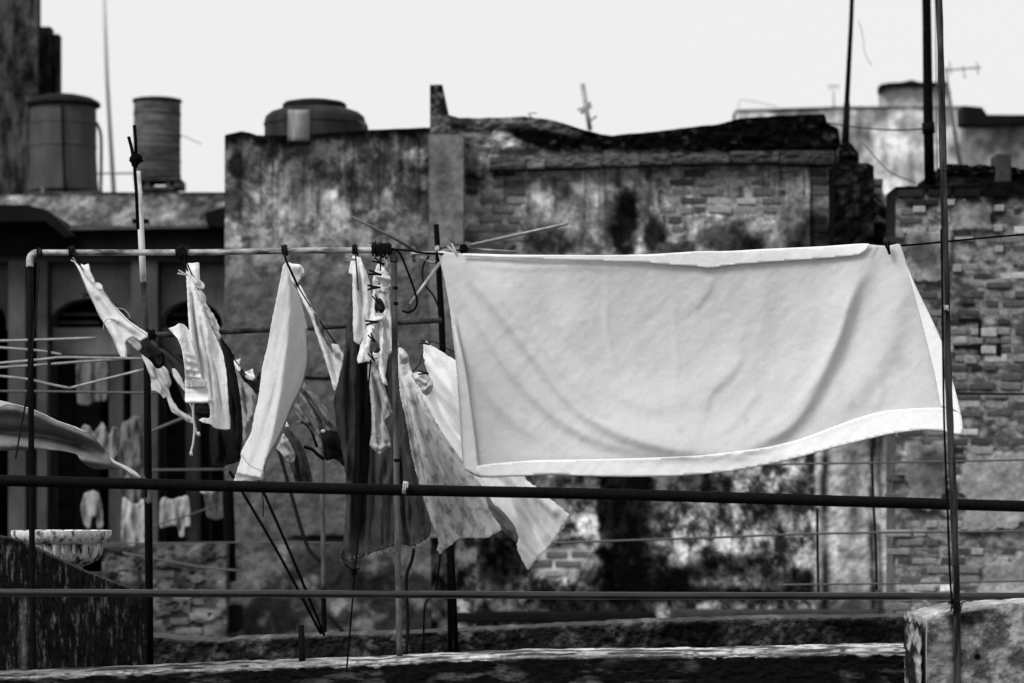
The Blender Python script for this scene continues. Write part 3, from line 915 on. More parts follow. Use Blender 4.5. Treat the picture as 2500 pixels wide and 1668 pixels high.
# cornice in lengths, some broken away
for (a, b, y0, y1, mt) in ((1196, 1282, 384, 416, .07), (1284, 1330, 383, 414, .13), (1332, 1467, 380, 411, .085), (1469, 1560, 378, 408, .08), (1562, 1640, 377, 404, .075), (1642, 1780, 374, 402, .06), (1782, 1900, 370, 400, .05), (1902, 2036, 368, 404, .035)):
    wall('cornice_block', a, b, y0, y1, DE - .16, 3, lambda x, y, mt=mt: mt * (.6 + .9 * fbm(x / 15, y / 8, 4, 141)) * (1 - .8 * sst(y1 - 9, y1 - 2, y)), lambda x, y: .05 * fbm(x / 20, y / 9, 4, int(a)), None, .3, M['wall'], be)
bk = lambda x, y: .004 + .018 * sst(.5, .7, fbm(x / 18, y / 40, 4, 151)) + .06 * sst(.63, .74, fbm(x / 10, y / 10, 3, 152)) * (y < 430)
wall('chimney_stack', 2037, 2132, 398, 1000, DE - .45, 4, bk, lambda x, y: .09 * fbm(x / 16, y / 16, 4, 153), interp([(2037, 404), (2060, 398), (2118, 400), (2132, 408)]), .7, M['soot'], be)
wall('stack_rubble', 2128, 2196, 470, 1000, DE - .3, 4, lambda x, y: .006 + .16 * sst(.56, .66, fbm(x / 20, y / 12, 4, 155)) * (y < 575), lambda x, y: .14 * fbm(x / 16, y / 12, 4, 156), interp([(2128, 472), (2150, 492), (2160, 520), (2180, 560), (2196, 590)]), .5, M['soot'], be)
wall('mast_footing', 2046, 2096, 340, 402, DE - .3, 3, lambda x, y: .006 + .05 * sst(.6, .75, fbm(x / 8, y / 8, 3, 157)), lambda x, y: .1 * fbm(x / 10, y / 10, 3, 158), interp([(2046, 365), (2060, 346), (2078, 352), (2096, 378)]), .5, M['soot'], be)
tube('downpipe', pxline([(2203, 1000, DE - .3), (2205, 1180, DE - .3), (2210, 1400, DE - .3), (2212, 1580, DE - .3)]), .030, M['downpipe'], be, 10)
box('ledge', 1100, 1600, 1496, 1520, DE - .35, .4, M['soffit'], be, .02)
box('ledge', 1640, 2150, 1490, 1512, DE - .30, .4, M['block'], be, .02)
wall('pale_jamb', 1111, 1163, 1306, 1700, DE - .30, 4, lambda x, y: (.04 + .40 * sst(.40, .60, fbm(x / 17, y / 26, 5, 161))) * (1 - .9 * blob(x, y, 1125, 1420, 18, 34, 162)), lambda x, y: .03 * fbm(x / 16, y / 16, 4, 163), None, .4, M['wall'], be)

yagi('roof_antenna', [(1441, 318), (1434, 280), (1422, 205)], [(1418, 276), (1444, 258)], [((1410, 268), (1432, 262)), ((1426, 262), (1442, 250)), ((1436, 298), (1456, 284))], DE + 9, 'blurred pale antenna stub rising above the dip in the wall', M['alu'], .022)
wire('loose_wire', [(1300, 288, DE + .2), (1290, 278, DE + .2), (1310, 276, DE + .2)], .006, M['alu'], 'tiny loose wire curl on the wall coping')
wire('loose_wire', [(1803, 265, DF - 1), (1808, 245, DF - 1), (1850, 250, DF - 1), (1896, 261, DF - 1)], .008, M['alu'], 'faint wire on the flat roof of the far house')
sm = empty('slim_mast', W(2064, 400, DE), 'slim black mast rising from the dark stack on the ruined wall', 'mast')
tube('shaft', [W(2092, -330, DE), W(2078, 53, DE), W(2067, 261, DE), W(2064, 380, DE)], [.018, .02, .024, .034], M['black'], sm, 10)
tube('sleeve', [W(2068, 250, DE), W(2063, 372, DE)], [.028, .036], M['pipe_dark'], sm, 10)
wire('loose_wire', [(2096, 50, 30), (2105, 80, 30), (2112, 130, 30), (2128, 160, 30)], .004, M['alu'], 'hair-thin curling wire in the sky right of the slim mast')

# ------------------------------------------------------------------ brick wall at the right edge
DG = 22.5
bg_ = empty('brick_wall', W(2370, 1650, DG), 'bare brick wall of pale and dark bricks at the right edge', 'wall')
g_top = interp([(2186, 458), (2200, 455), (2330, 452), (2448, 446), (3060, 444)])
def expo_g(x, y):
    n = 70 * (fbm(x / 50, y / 44, 4, 171) - .5)
    p = np.minimum(np.minimum(x - 2215, 2320 - x), np.minimum(y - 566, 690 - y)) + n * .5      # plaster scar
    q = np.minimum(x - 2350, np.minimum(y - 1100, 1290 - y)) + n
    r = np.minimum(np.minimum(x - 2395, 2600 - x), y - 1360) + n
    u = np.minimum(np.minimum(x - 2330, 2420 - x), np.minimum(y - 490, 560 - y)) + n * .4
    w = np.minimum(np.minimum(2320 - x, x - 2210), np.minimum(y - 1080, 1240 - y)) + n
    return -np.maximum(np.maximum(np.maximum(p, q), np.maximum(r, u)), w)
def t_brickwall(x, y):
    t = .06 + .17 * sst(.35, .65, fbm(x / 26, y / 16, 6, 172, .7))
    pl = sst(-4, 4, -expo_g(x, y))
    t = t * (1 - pl) + pl * (.10 + .26 * fbm(x / 40, y / 40, 6, 173, .7))
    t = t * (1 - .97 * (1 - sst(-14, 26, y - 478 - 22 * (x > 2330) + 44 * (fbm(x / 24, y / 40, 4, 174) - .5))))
    for (cx, cy, rx, ry, k) in ((2250, 620, 50, 34, .7), (2260, 1150, 50, 60, .6), (2300, 960, 60, 20, .4), (2290, 1120, 40, 30, .5), (2320, 720, 40, 60, .35), (2430, 530, 60, 20, .6), (2240, 500, 50, 14, .8)):
        t = t * (1 - k * blob(x, y, cx, cy, rx, ry, int(cx)))
    t = t * (1 + .7 * sst(1400, 1440, y))
    return t
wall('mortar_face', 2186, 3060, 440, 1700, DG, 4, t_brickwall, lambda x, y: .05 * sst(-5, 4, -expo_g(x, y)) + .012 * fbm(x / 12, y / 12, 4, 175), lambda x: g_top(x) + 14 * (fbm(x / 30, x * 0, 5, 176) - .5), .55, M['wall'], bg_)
def g_keep(x, y):
    if y < float(g_top(x)) + 10: return False
    if x < 2290 and 700 < y < 1030 and x < 2186 + (y - 600) * .30: return False
    return float(expo_g(np.array(x), np.array(y))) > 0 and random.random() < .95
def g_tone(x, y):
    b = float(t_brickwall(np.array(x), np.array(y)))
    if b < .02: return b
    return max(.008, b * random.choice((.25, .45, .6, .75, .85, 1.0, 1.2, 1.9)))
ng = bricks(bg_, 2190, 2570, 462, 1560, DG, 70, 22.4, g_keep, g_tone, .014, .3, 292)
for (x0, x1, y0, y1, t) in ((2230, 2260, 503, 519, .55), (2424, 2452, 500, 516, .5), (2396, 2434, 800, 822, .62), (2396, 2432, 845, 864, .6), (2204, 2219, 557, 570, .5), (2232, 2262, 553, 569, .42), (2268, 2302, 552, 566, .45), (2398, 2412, 552, 566, .5), (2421, 2448, 548, 565, .5), (2330, 2378, 578, 588, .5), (2326, 2348, 645, 664, .45), (2274, 2300, 648, 662, .45), (2430, 2450, 600, 616, .5), (2356, 2386, 868, 888, .4)):
    o = box('brick', x0, x1, y0, y1, DG - .030, .1, M['brick'], bg_, .008)
    t *= .52
    o.color = (t, t, t, 1)
    o.rotation_euler = (0, 0, random.uniform(-.004, .004))
for (x0, x1, y0, y1) in ((2340, 2392, 776, 786), (2328, 2396, 842, 850), (2388, 2397, 780, 866), (2434, 2444, 800, 870), (2352, 2380, 740, 746)):
    box('open_joint', x0, x1, y0, y1, DG - .022, .05, M['soffit'], bg_, .004)
lg = empty('roof_slab', W(2400, 449, DG + 2), 'grey slab with dark top and post stub above the brick wall', 'slab')
wall('slab', 2306, 3060, 418, 456, DG + 1.5, 4, lambda x, y: .03 + .10 * sst(.35, .65, fbm(x / 30, y / 12, 5, 181)), lambda x, y: .05 * fbm(x / 16, y / 10, 4, 182), None, 1.2, M['wall'], lg)
wall('slab_top', 2298, 3060, 398, 424, DG + 1.3, 3, lambda x, y: .003 + .05 * sst(.6, .75, fbm(x / 12, y / 7, 4, 183)), lambda x, y: .12 * fbm(x / 14, y / 10, 4, 184), lambda x: 410 + 14 * (fbm(x / 26, x * 0, 5, 185) - .5) - 5 * np.sin(x / 60), 1.4, M['soot'], lg)
box('post_stub', 2432, 2470, 374, 446, DG + 1.2, .3, M['block'], lg, .02)
bm_ = empty('thick_mast', W(2270, 450, DG + .25), 'thick black mast standing on the right brick wall', 'mast')
tube('shaft', [W(2256, -360, DG + .25), W(2263, 53, DG + .25), W(2266, 286, DG + .25), W(2270, 462, DG + .25)], [.036, .036, .040, .042], M['black'], bm_, 14)
tube('collar', [W(2266, 300, DG + .25), W(2268, 326, DG + .25)], [.052, .052], M['pipe_dark'], bm_, 14)
tube('guy_wire', [W(2280, -340, DG + .1), W(2286, 250, DG + .1), W(2288, 440, DG + .1)], .005, M['alu_dark'], bm_, 6)
wire('loose_wire', [(2020, 300, DE - .3), (2100, 312, DE - .5), (2190, 318, DG), (2262, 314, DG)], .006, M['cord'], 'thin wire from the slim mast to the thick mast')
wire('loose_wire', [(2108, 350, DE - .5), (2170, 418, DE - .9), (2235, 446, DG)], .006, M['greycord'], 'thin wire slanting down over the pale far house')
wire('washing_wire', [(1700, 1140, 18), (1950, 1133, 18), (2250, 1128, 18), (2600, 1121, 18)], .007, M['greycord'], 'upper of three thin wires across the right courtyard')
wire('washing_wire', [(1340, 1326, 18), (1700, 1314, 18), (2050, 1302, 18), (2600, 1296, 18)], .008, M['greycord'], 'middle of three thin wires across the right courtyard')
wire('washing_wire', [(1900, 1428, 18), (2250, 1424, 18), (2600, 1416, 18)], .007, M['greycord'], 'lowest of three thin wires across the right courtyard')
wire('washing_wire', [(2325, 961, 18), (2450, 962, 18), (2600, 963, 18)], .008, M['cord'], 'short thin wire right of the wooden pole at sheet height')
for k, (pts, lb) in enumerate([([(2128, 1090, 19), (2131, 1200, 19), (2138, 1330, 19), (2140, 1440, 19)], 'thin dark upright stem left of the white downpipe'), ([(1995, 1240, 19), (1996, 1340, 19), (1998, 1450, 19)], 'thin dark upright rod beside the mottled plaster')]):
    wire('upright_rod', pts, .010, M['cord'], lb, 'rod')

# =================================================================== ROOFTOP IN FRONT
# ------------------------------------------------------------------ dark parapet behind
DJ = 15.6
j_top = interp([(300, 1548), (420, 1560), (520, 1566), (600, 1560), (800, 1552), (1000, 1546), (1110, 1541), (1560, 1519), (1900, 1509), (2240, 1506), (2700, 1500)])
def t_dark(x, y):
    t = .012 + .055 * sst(.42, .68, fbm(x / 26, y / 16, 5, 201)) * sst(.3, .6, fbm(x / 60, y / 90, 4, 202))
    for cx in (1578, 1780, 1898, 640, 900):
        t = t + .07 * np.exp(-((x - cx - 10 * (fbm(y / 20, y * 0 + cx, 3, 3) - .5)) / 9) ** 2) * sst(.35, .6, fbm(x / 12, y / 14, 3, 204))
    t = t * (1 - .8 * blob(x, y, 1680, 1560, 90, 60, 205)) * (1 - .7 * blob(x, y, 2140, 1540, 130, 40, 206))
    return t + .05 * (1 - sst(0, 7, y - j_top(x) + 5 * (fbm(x / 9, y / 6, 3, 207) - .5)))
o = wall('dark_parapet', 300, 3100, 1500, 1720, DJ, 5, t_dark, lambda x, y: .05 * fbm(x / 14, y / 14, 5, 208), lambda x: j_top(x) + 5 * (fbm(x / 22, x * 0, 4, 209) - .5), .4, M['soot'])
tag(o, 'low black mossy parapet behind the whitewashed ledge', 'wall')

# ------------------------------------------------------------------ whitewashed ledge
DK = 12.15
lk = empty('roof_ledge', W(1280, 1750, DK), 'low roof ledge with worn whitewashed top along the bottom', 'wall')
k_top = interp([(-200, 1662), (200, 1646), (500, 1634), (850, 1620), (1300, 1601), (1700, 1598), (2000, 1593), (2240, 1589), (2700, 1580)])
def t_front(x, y):
    t = .006 + .06 * sst(.50, .66, fbm(x / 60, y / 15, 6, 211)) * sst(.35, .6, fbm(x / 110, y / 60, 3, 212))
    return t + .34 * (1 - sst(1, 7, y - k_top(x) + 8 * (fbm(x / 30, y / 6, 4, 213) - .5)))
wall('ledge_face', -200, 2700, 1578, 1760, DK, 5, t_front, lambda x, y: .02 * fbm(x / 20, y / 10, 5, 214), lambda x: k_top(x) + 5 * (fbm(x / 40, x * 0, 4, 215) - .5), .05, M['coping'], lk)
nx, nyy = 420, 14
gx, gt = np.meshgrid(np.linspace(-200, 2700, nx), np.linspace(0, 1, nyy))
zt = (HORIZON - (k_top(gx) + 5 * (fbm(gx / 40, gx * 0, 4, 215) - .5))) * S(DK)
dep = DK - .012 + gt * (.40 + .14 * sst(1500, 2300, gx) + .04 * (fbm(gx / 60, gt, 3, 216) - .5))
zz = zt + .008 * (fbm(gx / 60, gt * 5, 4, 217) - .5) + .008 - .02 * (gt < .02)
V = np.stack([(gx - 1250) * S(DK), dep, zz], -1).reshape(-1, 3)
idx = np.arange(nx * nyy).reshape(nyy, nx)
Q = np.stack([idx[:-1, :-1], idx[:-1, 1:], idx[1:, 1:], idx[1:, :-1]], -1).reshape(-1, 4)
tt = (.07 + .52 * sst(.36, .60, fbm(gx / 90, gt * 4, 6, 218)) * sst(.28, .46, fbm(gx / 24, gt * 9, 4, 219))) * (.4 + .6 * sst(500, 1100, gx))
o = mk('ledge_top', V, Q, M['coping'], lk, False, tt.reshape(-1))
m_ = o.modifiers.new('thickness', 'SOLIDIFY'); m_.thickness = .03; m_.offset = -1

# ------------------------------------------------------------------ plastered pier, right
DP = 11.6
p_top = interp([(2262, 1508), (2280, 1502), (2300, 1494), (2345, 1487), (2392, 1480), (2448, 1474), (2700, 1462)])
def t_pier(x, y):
    t = .06 + .20 * sst(.36, .64, fbm(x / 46, y / 46, 7, 221, .7))
    t = t * (1 - .95 * np.exp(-((x - 2330 - (y - 1500) * .04) / 15) ** 2)) 
    t = t * (1 - .85 * blob(x, y, 2375, 1505, 50, 22, 222)) * (1 - .5 * blob(x, y, 2290, 1600, 30, 60, 223)) * (1 - .97 * blob(x, y, 2385, 1603, 9, 9, 224, .2, .3))
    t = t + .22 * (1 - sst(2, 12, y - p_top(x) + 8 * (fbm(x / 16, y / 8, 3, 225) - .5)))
    return t
pr_ = empty('plaster_pier', W(2480, 1750, DP), 'cracked pale plaster pier at the bottom right corner', 'wall')
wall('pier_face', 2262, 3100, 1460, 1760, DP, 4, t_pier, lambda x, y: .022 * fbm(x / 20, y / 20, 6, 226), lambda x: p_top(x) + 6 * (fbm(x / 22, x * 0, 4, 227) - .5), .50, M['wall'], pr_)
# side return, dark and stained
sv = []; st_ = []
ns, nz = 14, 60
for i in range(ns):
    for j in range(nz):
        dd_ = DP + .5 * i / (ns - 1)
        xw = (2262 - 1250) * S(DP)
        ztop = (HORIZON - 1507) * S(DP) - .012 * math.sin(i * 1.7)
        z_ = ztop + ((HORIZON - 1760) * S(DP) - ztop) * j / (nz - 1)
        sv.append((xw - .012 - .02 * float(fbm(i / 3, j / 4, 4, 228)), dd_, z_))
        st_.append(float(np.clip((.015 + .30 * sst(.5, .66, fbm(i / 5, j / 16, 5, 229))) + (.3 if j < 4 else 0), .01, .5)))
sf = []
for i in range(ns - 1):
    for j in range(nz - 1):
        a = i * nz + j
        sf.append((a, a + 1, a + nz + 1, a + nz))
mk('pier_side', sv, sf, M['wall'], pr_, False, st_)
g = []
for k in range(60):
    x = 2225 + 480 * random.random()
    p = W(max(x, 2264), float(p_top(max(x, 2264))) + random.uniform(-3, 6), DP - .01 + .25 * random.random())
    g.append(tube_geo([p, p + Vector((random.uniform(.02, .09), random.uniform(-.02, .02), random.uniform(-.004, .012)))], [.009 * random.random() + .003, .003], 5))
v, f = join(g)
tag(mk('crumbled_edge', v, f, M['pegpale'], pr_), kind='stuff')

# ------------------------------------------------------------------ sloped wall and planter, left
DM = 12.9
m_top = interp([(-500, 1200), (-160, 1272), (54, 1321), (87, 1337), (128, 1358), (201, 1392), (275, 1420), (316, 1436), (354, 1452)])
def t_slope(x, y):
    t = .005 + .065 * sst(.48, .72, fbm(x / 4.5, y / 52, 5, 231, .7)) * sst(.35, .6, fbm(x / 22, y / 50, 4, 232))
    t = t + .06 * np.exp(-((x - 58) / 8) ** 2) * sst(1450, 1480, y)
    return t + .03 * (1 - sst(0, 4, y - m_top(x) + 4 * (fbm(x / 10, y / 6, 3, 233) - .5)))
o = wall('sloped_wall', -500, 354, 1195, 1760, DM, 3.5, t_slope, lambda x, y: .02 * fbm(x / 8, y / 40, 5, 234), m_top, .08, M['soot'])
tag(o, 'black streaked wall end with sloping top, bottom left', 'wall')
DU = 13.55
un = empty('stone_planter', W(150, 1400, DU), 'pale fluted stone planter bowl on the sloping wall', 'planter')
rim_ = lathe('rim', 150, DU, [(100, 1301), (116, 1297), (121, 1295), (122, 1299), (120, 1308), (112, 1320), (104, 1326), (96, 1328)], M['planter_rim'], un, 96)
lathe('bowl', 150, DU, [(97, 1324), (93, 1330), (91, 1342), (88, 1356), (80, 1368), (64, 1378), (52, 1384)], M['planter'], un, 144, (26, .11, [.3, 1, 1, 1, 1, .7, .2]))
lathe('foot', 150, DU, [(46, 1380), (50, 1386), (54, 1392), (60, 1400), (60, 1420)], M['planter_rim'], un, 48)
g = []
for k in range(36):                                        # egg-and-dart knobs round the rim
    a = 2 * math.pi * k / 36
    c = W(150, HORIZON, DU)
    r0 = 118 * S(DU)
    p0 = Vector((c.x + r0 * math.cos(a), c.y + r0 * math.sin(a), (HORIZON - 1300) * S(DU)))
    r1 = 111 * S(DU)
    p1 = Vector((c.x + r1 * math.cos(a), c.y + r1 * math.sin(a), (HORIZON - 1316) * S(DU)))
    me_ = None
    mk('rim_flute', *tube_geo([p0, p1], [.010, .012], 6), M['planter_rim'], rim_, True)
box('pedestal', 96, 204, 1404, 1760, DU - .25, .6, M['block'], un)

# ------------------------------------------------------------------ pipe frame
DFm = 12.5
fr_ = empty('pipe_frame', W(520, 1740, DFm), 'galvanised pipe frame of two posts and a top bar carrying the washing', 'pipe frame')
rp = 7.6 * S(DFm)
tube('top_bar', pxline([(92, 617, DFm), (300, 617, DFm), (520, 616, DFm), (760, 612, DFm), (930, 611, DFm)]), rp, M['pipe'], fr_, 16)
tube('post', [W(74, 648, DFm), W(75, 900, DFm), W(78, 1300, DFm), W(81, 1640, DFm), W(82, 1700, DFm)], rp * .98, M['pipe_dark'], fr_, 16)
tube('post', pxline([(962, 628, DFm), (963, 780, DFm), (966, 1000, DFm), (970, 1300, DFm), (976, 1612, DFm - .1)]), rp * 1.0, M['pipe_grey'], fr_, 16)
tube('elbow', pxline([(73, 652, DFm), (73, 636, DFm), (76, 625, DFm), (85, 619, DFm), (98, 617, DFm)], 5), rp * 1.22, M['pipe'], fr_, 16)
tube('elbow', pxline([(916, 611, DFm), (942, 611, DFm), (956, 614, DFm), (961, 624, DFm), (962, 640, DFm)], 5), rp * 1.25, M['pipe_mid'], fr_, 16)
for y in (700, 738, 1120, 1405):
    tube('post_joint', [W(963 + (y - 640) * .014, y, DFm), W(963 + (y - 640) * .014, y + 7, DFm)], rp * 1.1, M['pipe_dark'], fr_, 14)
def knot(px0, px1, py, r, turns, label, wire_=.0035, mat='cord', d=DFm, jit=.45, tail=None):
    root = empty('wire_tie', W((px0 + px1) / 2, py, d), label, 'wire tie', 'ties on the pipes')
    coil('winding', W(px0, py, d), W(px1, py, d), r, wire_ * .8, turns, M[mat], root, jit + .25)
    if px1 - px0 > 20:
        coil('winding', W(px0 + 4, py - 5, d - .01), W(px1 - 4, py + 7, d - .01), r * 1.1, wire_ * .7, turns * .5, M[mat], root, .9)
        for q in range(4):
            x = random.uniform(px0, px1)
            tube('wire_end', pxline([(x, py - 4, d - .03), (x + random.uniform(-6, 6), py - 11, d - .035), (x + random.uniform(-12, 12), py - random.uniform(10, 17), d - .03)]), wire_ * .6, M[mat], root, 5)
    if tail:
        for t_ in tail:
            tube('tail', pxline(t_), wire_, M[mat], root, 6)
    return root
knot(90, 104, 617, rp * 1.2, 4, 'black tie wound on the top bar next to the elbow')
knot(168, 182, 614, rp * 1.25, 3, 'black loop on the top bar above the white vest', .0045, tail=[[(172, 612, DFm - .03), (180, 606, DFm - .03), (188, 628, DFm - .03), (196, 648, DFm)]])
knot(428, 460, 617, rp * 1.45, 8, 'thick black knot on the top bar above the white trousers', .0045, jit=.6, tail=[[(446, 630, DFm - .02), (452, 642, DFm - .02), (458, 662, DFm)]])
knot(688, 702, 612, rp * 1.35, 3, 'black cord loop on the top bar above the white towel', .006, tail=[[(695, 604, DFm - .02), (696, 626, DFm - .03), (701, 642, DFm - .03), (714, 670, DFm), (728, 700, DFm + .05)]])
knot(860, 874, 612, rp * 1.3, 3, 'dark wrap on the top bar above the pale shirt', .005, jit=.6)
knot(908, 956, 609, rp * 1.5, 13, 'long black wire winding at the right end of the top bar', .0042, jit=.6)
wire('slack_cord', [(98, 622, DFm), (92, 700, DFm - .05), (82, 820, DFm - .05), (70, 940, DFm - .05), (52, 1040, DFm - .05), (38, 1120, DFm - .05)], .0042, M['cord'], 'dark slack cord from the elbow down along the left post', 'cord', None, 8)
wire('loose_cable', [(955, 607, DFm - .03), (970, 613, DFm - .03), (981, 628, DFm - .03), (990, 650, DFm - .03), (998, 670, DFm - .03), (1009, 700, DFm - .03), (1017, 728, DFm - .03), (1018, 742, DFm - .03), (1011, 756, DFm - .03), (996, 763, DFm - .03), (982, 759, DFm - .03)], .0055, M['black'], 'black cable end curling down from the top bar', 'cable')

# ------------------------------------------------------------------ guard bars and wooden pole in front
b1 = empty('guard_bar', W(1250, 1220, 11.5), 'thick black pipe crossing the whole view below the sheet', 'bar')
tube('pipe', pxline([(-1500, 1136, 11.5), (-400, 1163, 11.5), (53, 1174.5, 11.5), (800, 1193, 11.5), (1450, 1206, 11.5), (2000, 1222, 11.5), (2447, 1235, 11.5), (2900, 1247, 11.5), (4000, 1276, 11.5)]), 14 * S(11.5), M['pipe_dark'], b1, 18)
wt = empty('string_tie', W(990, 1180, 11.45), 'scrap of white string knotted on the thick black pipe', 'string')
coil('winding', W(983, 1190, 11.47), W(995, 1192, 11.47), 14.5 * S(11.5), .0028, 2.5, M['palecord'], wt, .15)
coil('knot', W(985, 1181, 11.455), W(994, 1183, 11.455), 4 * S(11.5), .0035, 3, M['palecord'], wt, .5)
tube('tail', pxline([(990, 1186, 11.45), (988, 1204, 11.45), (984, 1222, 11.45), (980, 1240, 11.45)]), .0022, M['cord'], wt, 6)
b2 = empty('guard_bar', W(1250, 1460, 12.0), 'thin lower pipe with bright upper edge crossing the whole view', 'bar')
tube('pipe', pxline([(-1500, 1446, 12.0), (-400, 1447, 12.0), (53, 1447.5, 12.0), (900, 1451, 12.0), (1600, 1455, 12.0), (2447, 1456, 12.0), (2900, 1458, 12.0), (4000, 1460, 12.0)]), 9.4 * S(12.0), M['pipe_sheen'], b2, 16)
DPo = 11.0
wp = empty('wooden_pole', W(2336, 1700, DPo), 'tall thin weathered wooden pole in front of the right edge of the sheet', 'pole')
tube('shaft', pxline([(2276, -360, DPo), (2294, 53, DPo), (2299, 250, DPo), (2305, 500, DPo), (2310, 700, DPo), (2313, 842, DPo), (2318, 1000, DPo), (2325, 1150, DPo), (2331, 1320, DPo), (2336, 1460, DPo), (2337, 1620, DPo), (2338, 1720, DPo)], 4),
     [8.6 * S(DPo) * (1 + .07 * math.sin(i * 2.1) + .05 * math.sin(i * .9)) for i in range(45)], M['wood'], wp, 14)
for y in (210, 415, 640, 930, 1130, 1380):
    x = float(np.interp(y, [0, 500, 1000, 1460], [2292, 2305, 2318, 2336]))
    tube('growth_ring', [W(x, y - 3, DPo), W(x, y, DPo), W(x, y + 3, DPo)], [8 * S(DPo), 10 * S(DPo), 8.4 * S(DPo)], M['wood'], wp, 12)
wire('dark_cable', [(2298, 560, DPo - .03), (2301, 760, DPo - .03), (2304, 980, DPo - .03), (2308, 1120, DPo - .03), (2314, 1260, DPo - .03), (2319, 1400, DPo - .03), (2325, 1478, DPo - .03)], .0045, M['black'], 'black cable running down the left side of the wooden pole', 'cable')
k_ = knot(2300, 2316, 752, .008, 4, 'white string tied round the wooden pole', .003, 'palecord', DPo - .02, .6)
k_ = knot(2318, 2346, 1480, .016, 5, 'dark wire tied round the wooden pole above the pier', .0028, 'cord', DPo - .01, .7, tail=[[(2342, 1478, DPo - .02), (2356, 1468, DPo - .02), (2375, 1466, DPo - .02)]])
sp = tube('stump_post', [W(735, 1526, 12.35), W(737, 1590, 12.35), W(740, 1660, 12.35)], [7.5 * S(12.35), 8 * S(12.35), 9 * S(12.35)], M['pipe_dark'], None, 8)
tag(sp, 'short dark stump of a post rising from the ledge', 'post')

# ------------------------------------------------------------------ second row of supports
DQ = 15.1
pa = empty('painted_pole', W(366, 1700, 14.2), 'upright pole, white painted above and black below, behind the pipe frame', 'pole')
tube('painted_length', [W(337, 418, 14.2), W(341, 500, 14.2), W(346, 600, 14.2), W(350, 690, 14.2)], [7 * S(14.2), 7.5 * S(14.2), 8 * S(14.2), 8 * S(14.2)], M['paint_white'], pa, 12)
tube('bare_length', [W(350, 688, 14.2), W(355, 800, 14.2), W(359, 900, 14.2)], 8 * S(14.2), M['pipe_mid'], pa, 12)
tube('lower_length', [W(359, 895, 14.2), W(361, 1100, 14.2), W(364, 1430, 14.2), W(366, 1720, 14.2)], [8.5 * S(14.2), 9.5 * S(14.2), 9.8 * S(14.2), 10 * S(14.2)], M['black'], pa, 12)
tube('extension_rod', [W(314, 334, 14.1), W(321, 360, 14.1), W(328, 400, 14.1), W(333, 470, 14.1), W(337, 560, 14.1)], 4.2 * S(14.1), M['black'], pa, 10)
tube('extension_rod', [W(328, 306, 14.15), W(331, 345, 14.15), W(332, 410, 14.15)], 4.4 * S(14.15), M['black'], pa, 10)
coil('binding', W(329, 380, 14.12), W(336, 400, 14.12), .022, .006, 7, M['black'], pa, .7)
bp = empty('black_post', W(1110, 1700, DQ), 'black iron post holding the antenna, left of the hung sheet', 'post')
tube('shaft', [W(1065, 548, DQ), W(1068, 602, DQ), W(1078, 780, DQ), W(1090, 1100, DQ), W(1097, 1344, DQ), W(1100, 1660, DQ)], [6.4 * S(DQ), 6.6 * S(DQ), 8 * S(DQ), 8 * S(DQ), 6.5 * S(DQ), 6 * S(DQ)], M['black'], bp, 12)
tube('brace', [W(1092, 1000, DQ - .06), W(1103, 1344, DQ - .06), W(1117, 1660, DQ - .06)], 6.5 * S(DQ), M['black'], bp, 12)
sb = empty('rear_bar', W(700, 815, DQ - .1), 'dark horizontal pipe from the painted pole to the black post', 'bar')
tube('pipe', pxline([(350, 820, 14.4), (571, 809, 14.6), (750, 801, 14.8), (900, 792, 14.9), (1078, 782, 15.0)]), 6.8 * S(14.8), M['pipe_mid'], sb, 12)
coil('binding', W(362, 818, 14.38), W(378, 818, 14.38), .02, .006, 5, M['black'], sb, .5)
wire('loose_cable', [(1048, 625, DQ), (1036, 642, DQ), (1031, 668, DQ), (1036, 694, DQ), (1054, 716, DQ), (1066, 738, DQ), (1074, 765, DQ), (1086, 860, DQ), (1090, 1000, DQ)], .006, M['cord'], 'dark cable looping down beside the black post', 'cable')
an = empty('television_antenna', W(1110, 610, DQ), 'twisted television antenna with bare rods above the sheet corner', 'antenna')
def rod(pts, r, m, nm='rod'): return tube(nm, [W(*p) for p in pts], r, M[m], an, 8)
rod([(860, 530, DQ - .2), (960, 580, DQ - .15), (1012, 612, DQ - .1)], .0075, 'alu_dark')
rod([(1142, 600, DQ), (1387, 546, DQ - .4)], .0085, 'alu')
rod([(1150, 608, DQ), (1262, 615, DQ)], .006, 'alu')
rod([(1001, 744, DQ - .2), (1074, 642, DQ - .1)], .009, 'alu')
rod([(1004, 620, DQ - .05), (1060, 618, DQ), (1150, 604, DQ)], .010, 'alu', 'boom')
rod([(1070, 608, DQ), (1102, 598, DQ), (1120, 596, DQ)], .006, 'alu_dark', 'boom_strut')
rod([(1092, 577, DQ), (1112, 598, DQ)], .005, 'alu_dark')
rod([(1026, 630, DQ), (1054, 642, DQ), (1072, 636, DQ)], .008, 'alu')
rod([(1004, 614, DQ), (1008, 628, DQ), (1012, 640, DQ)], .008, 'alu_dark', 'clamp_tail')
for (x, y, r_, m) in ((1010, 615, .02, 'alu_dark'), (1068, 612, .022, 'alu'), (1142, 602, .02, 'alu_dark')):
    coil('clamp', W(x - 5, y, DQ), W(x + 5, y, DQ), r_, .006, 3, M[m], an, .4)
box('junction_box', 1122, 1140, 596, 616, DQ - .05, .09, M['black'], an, .008)

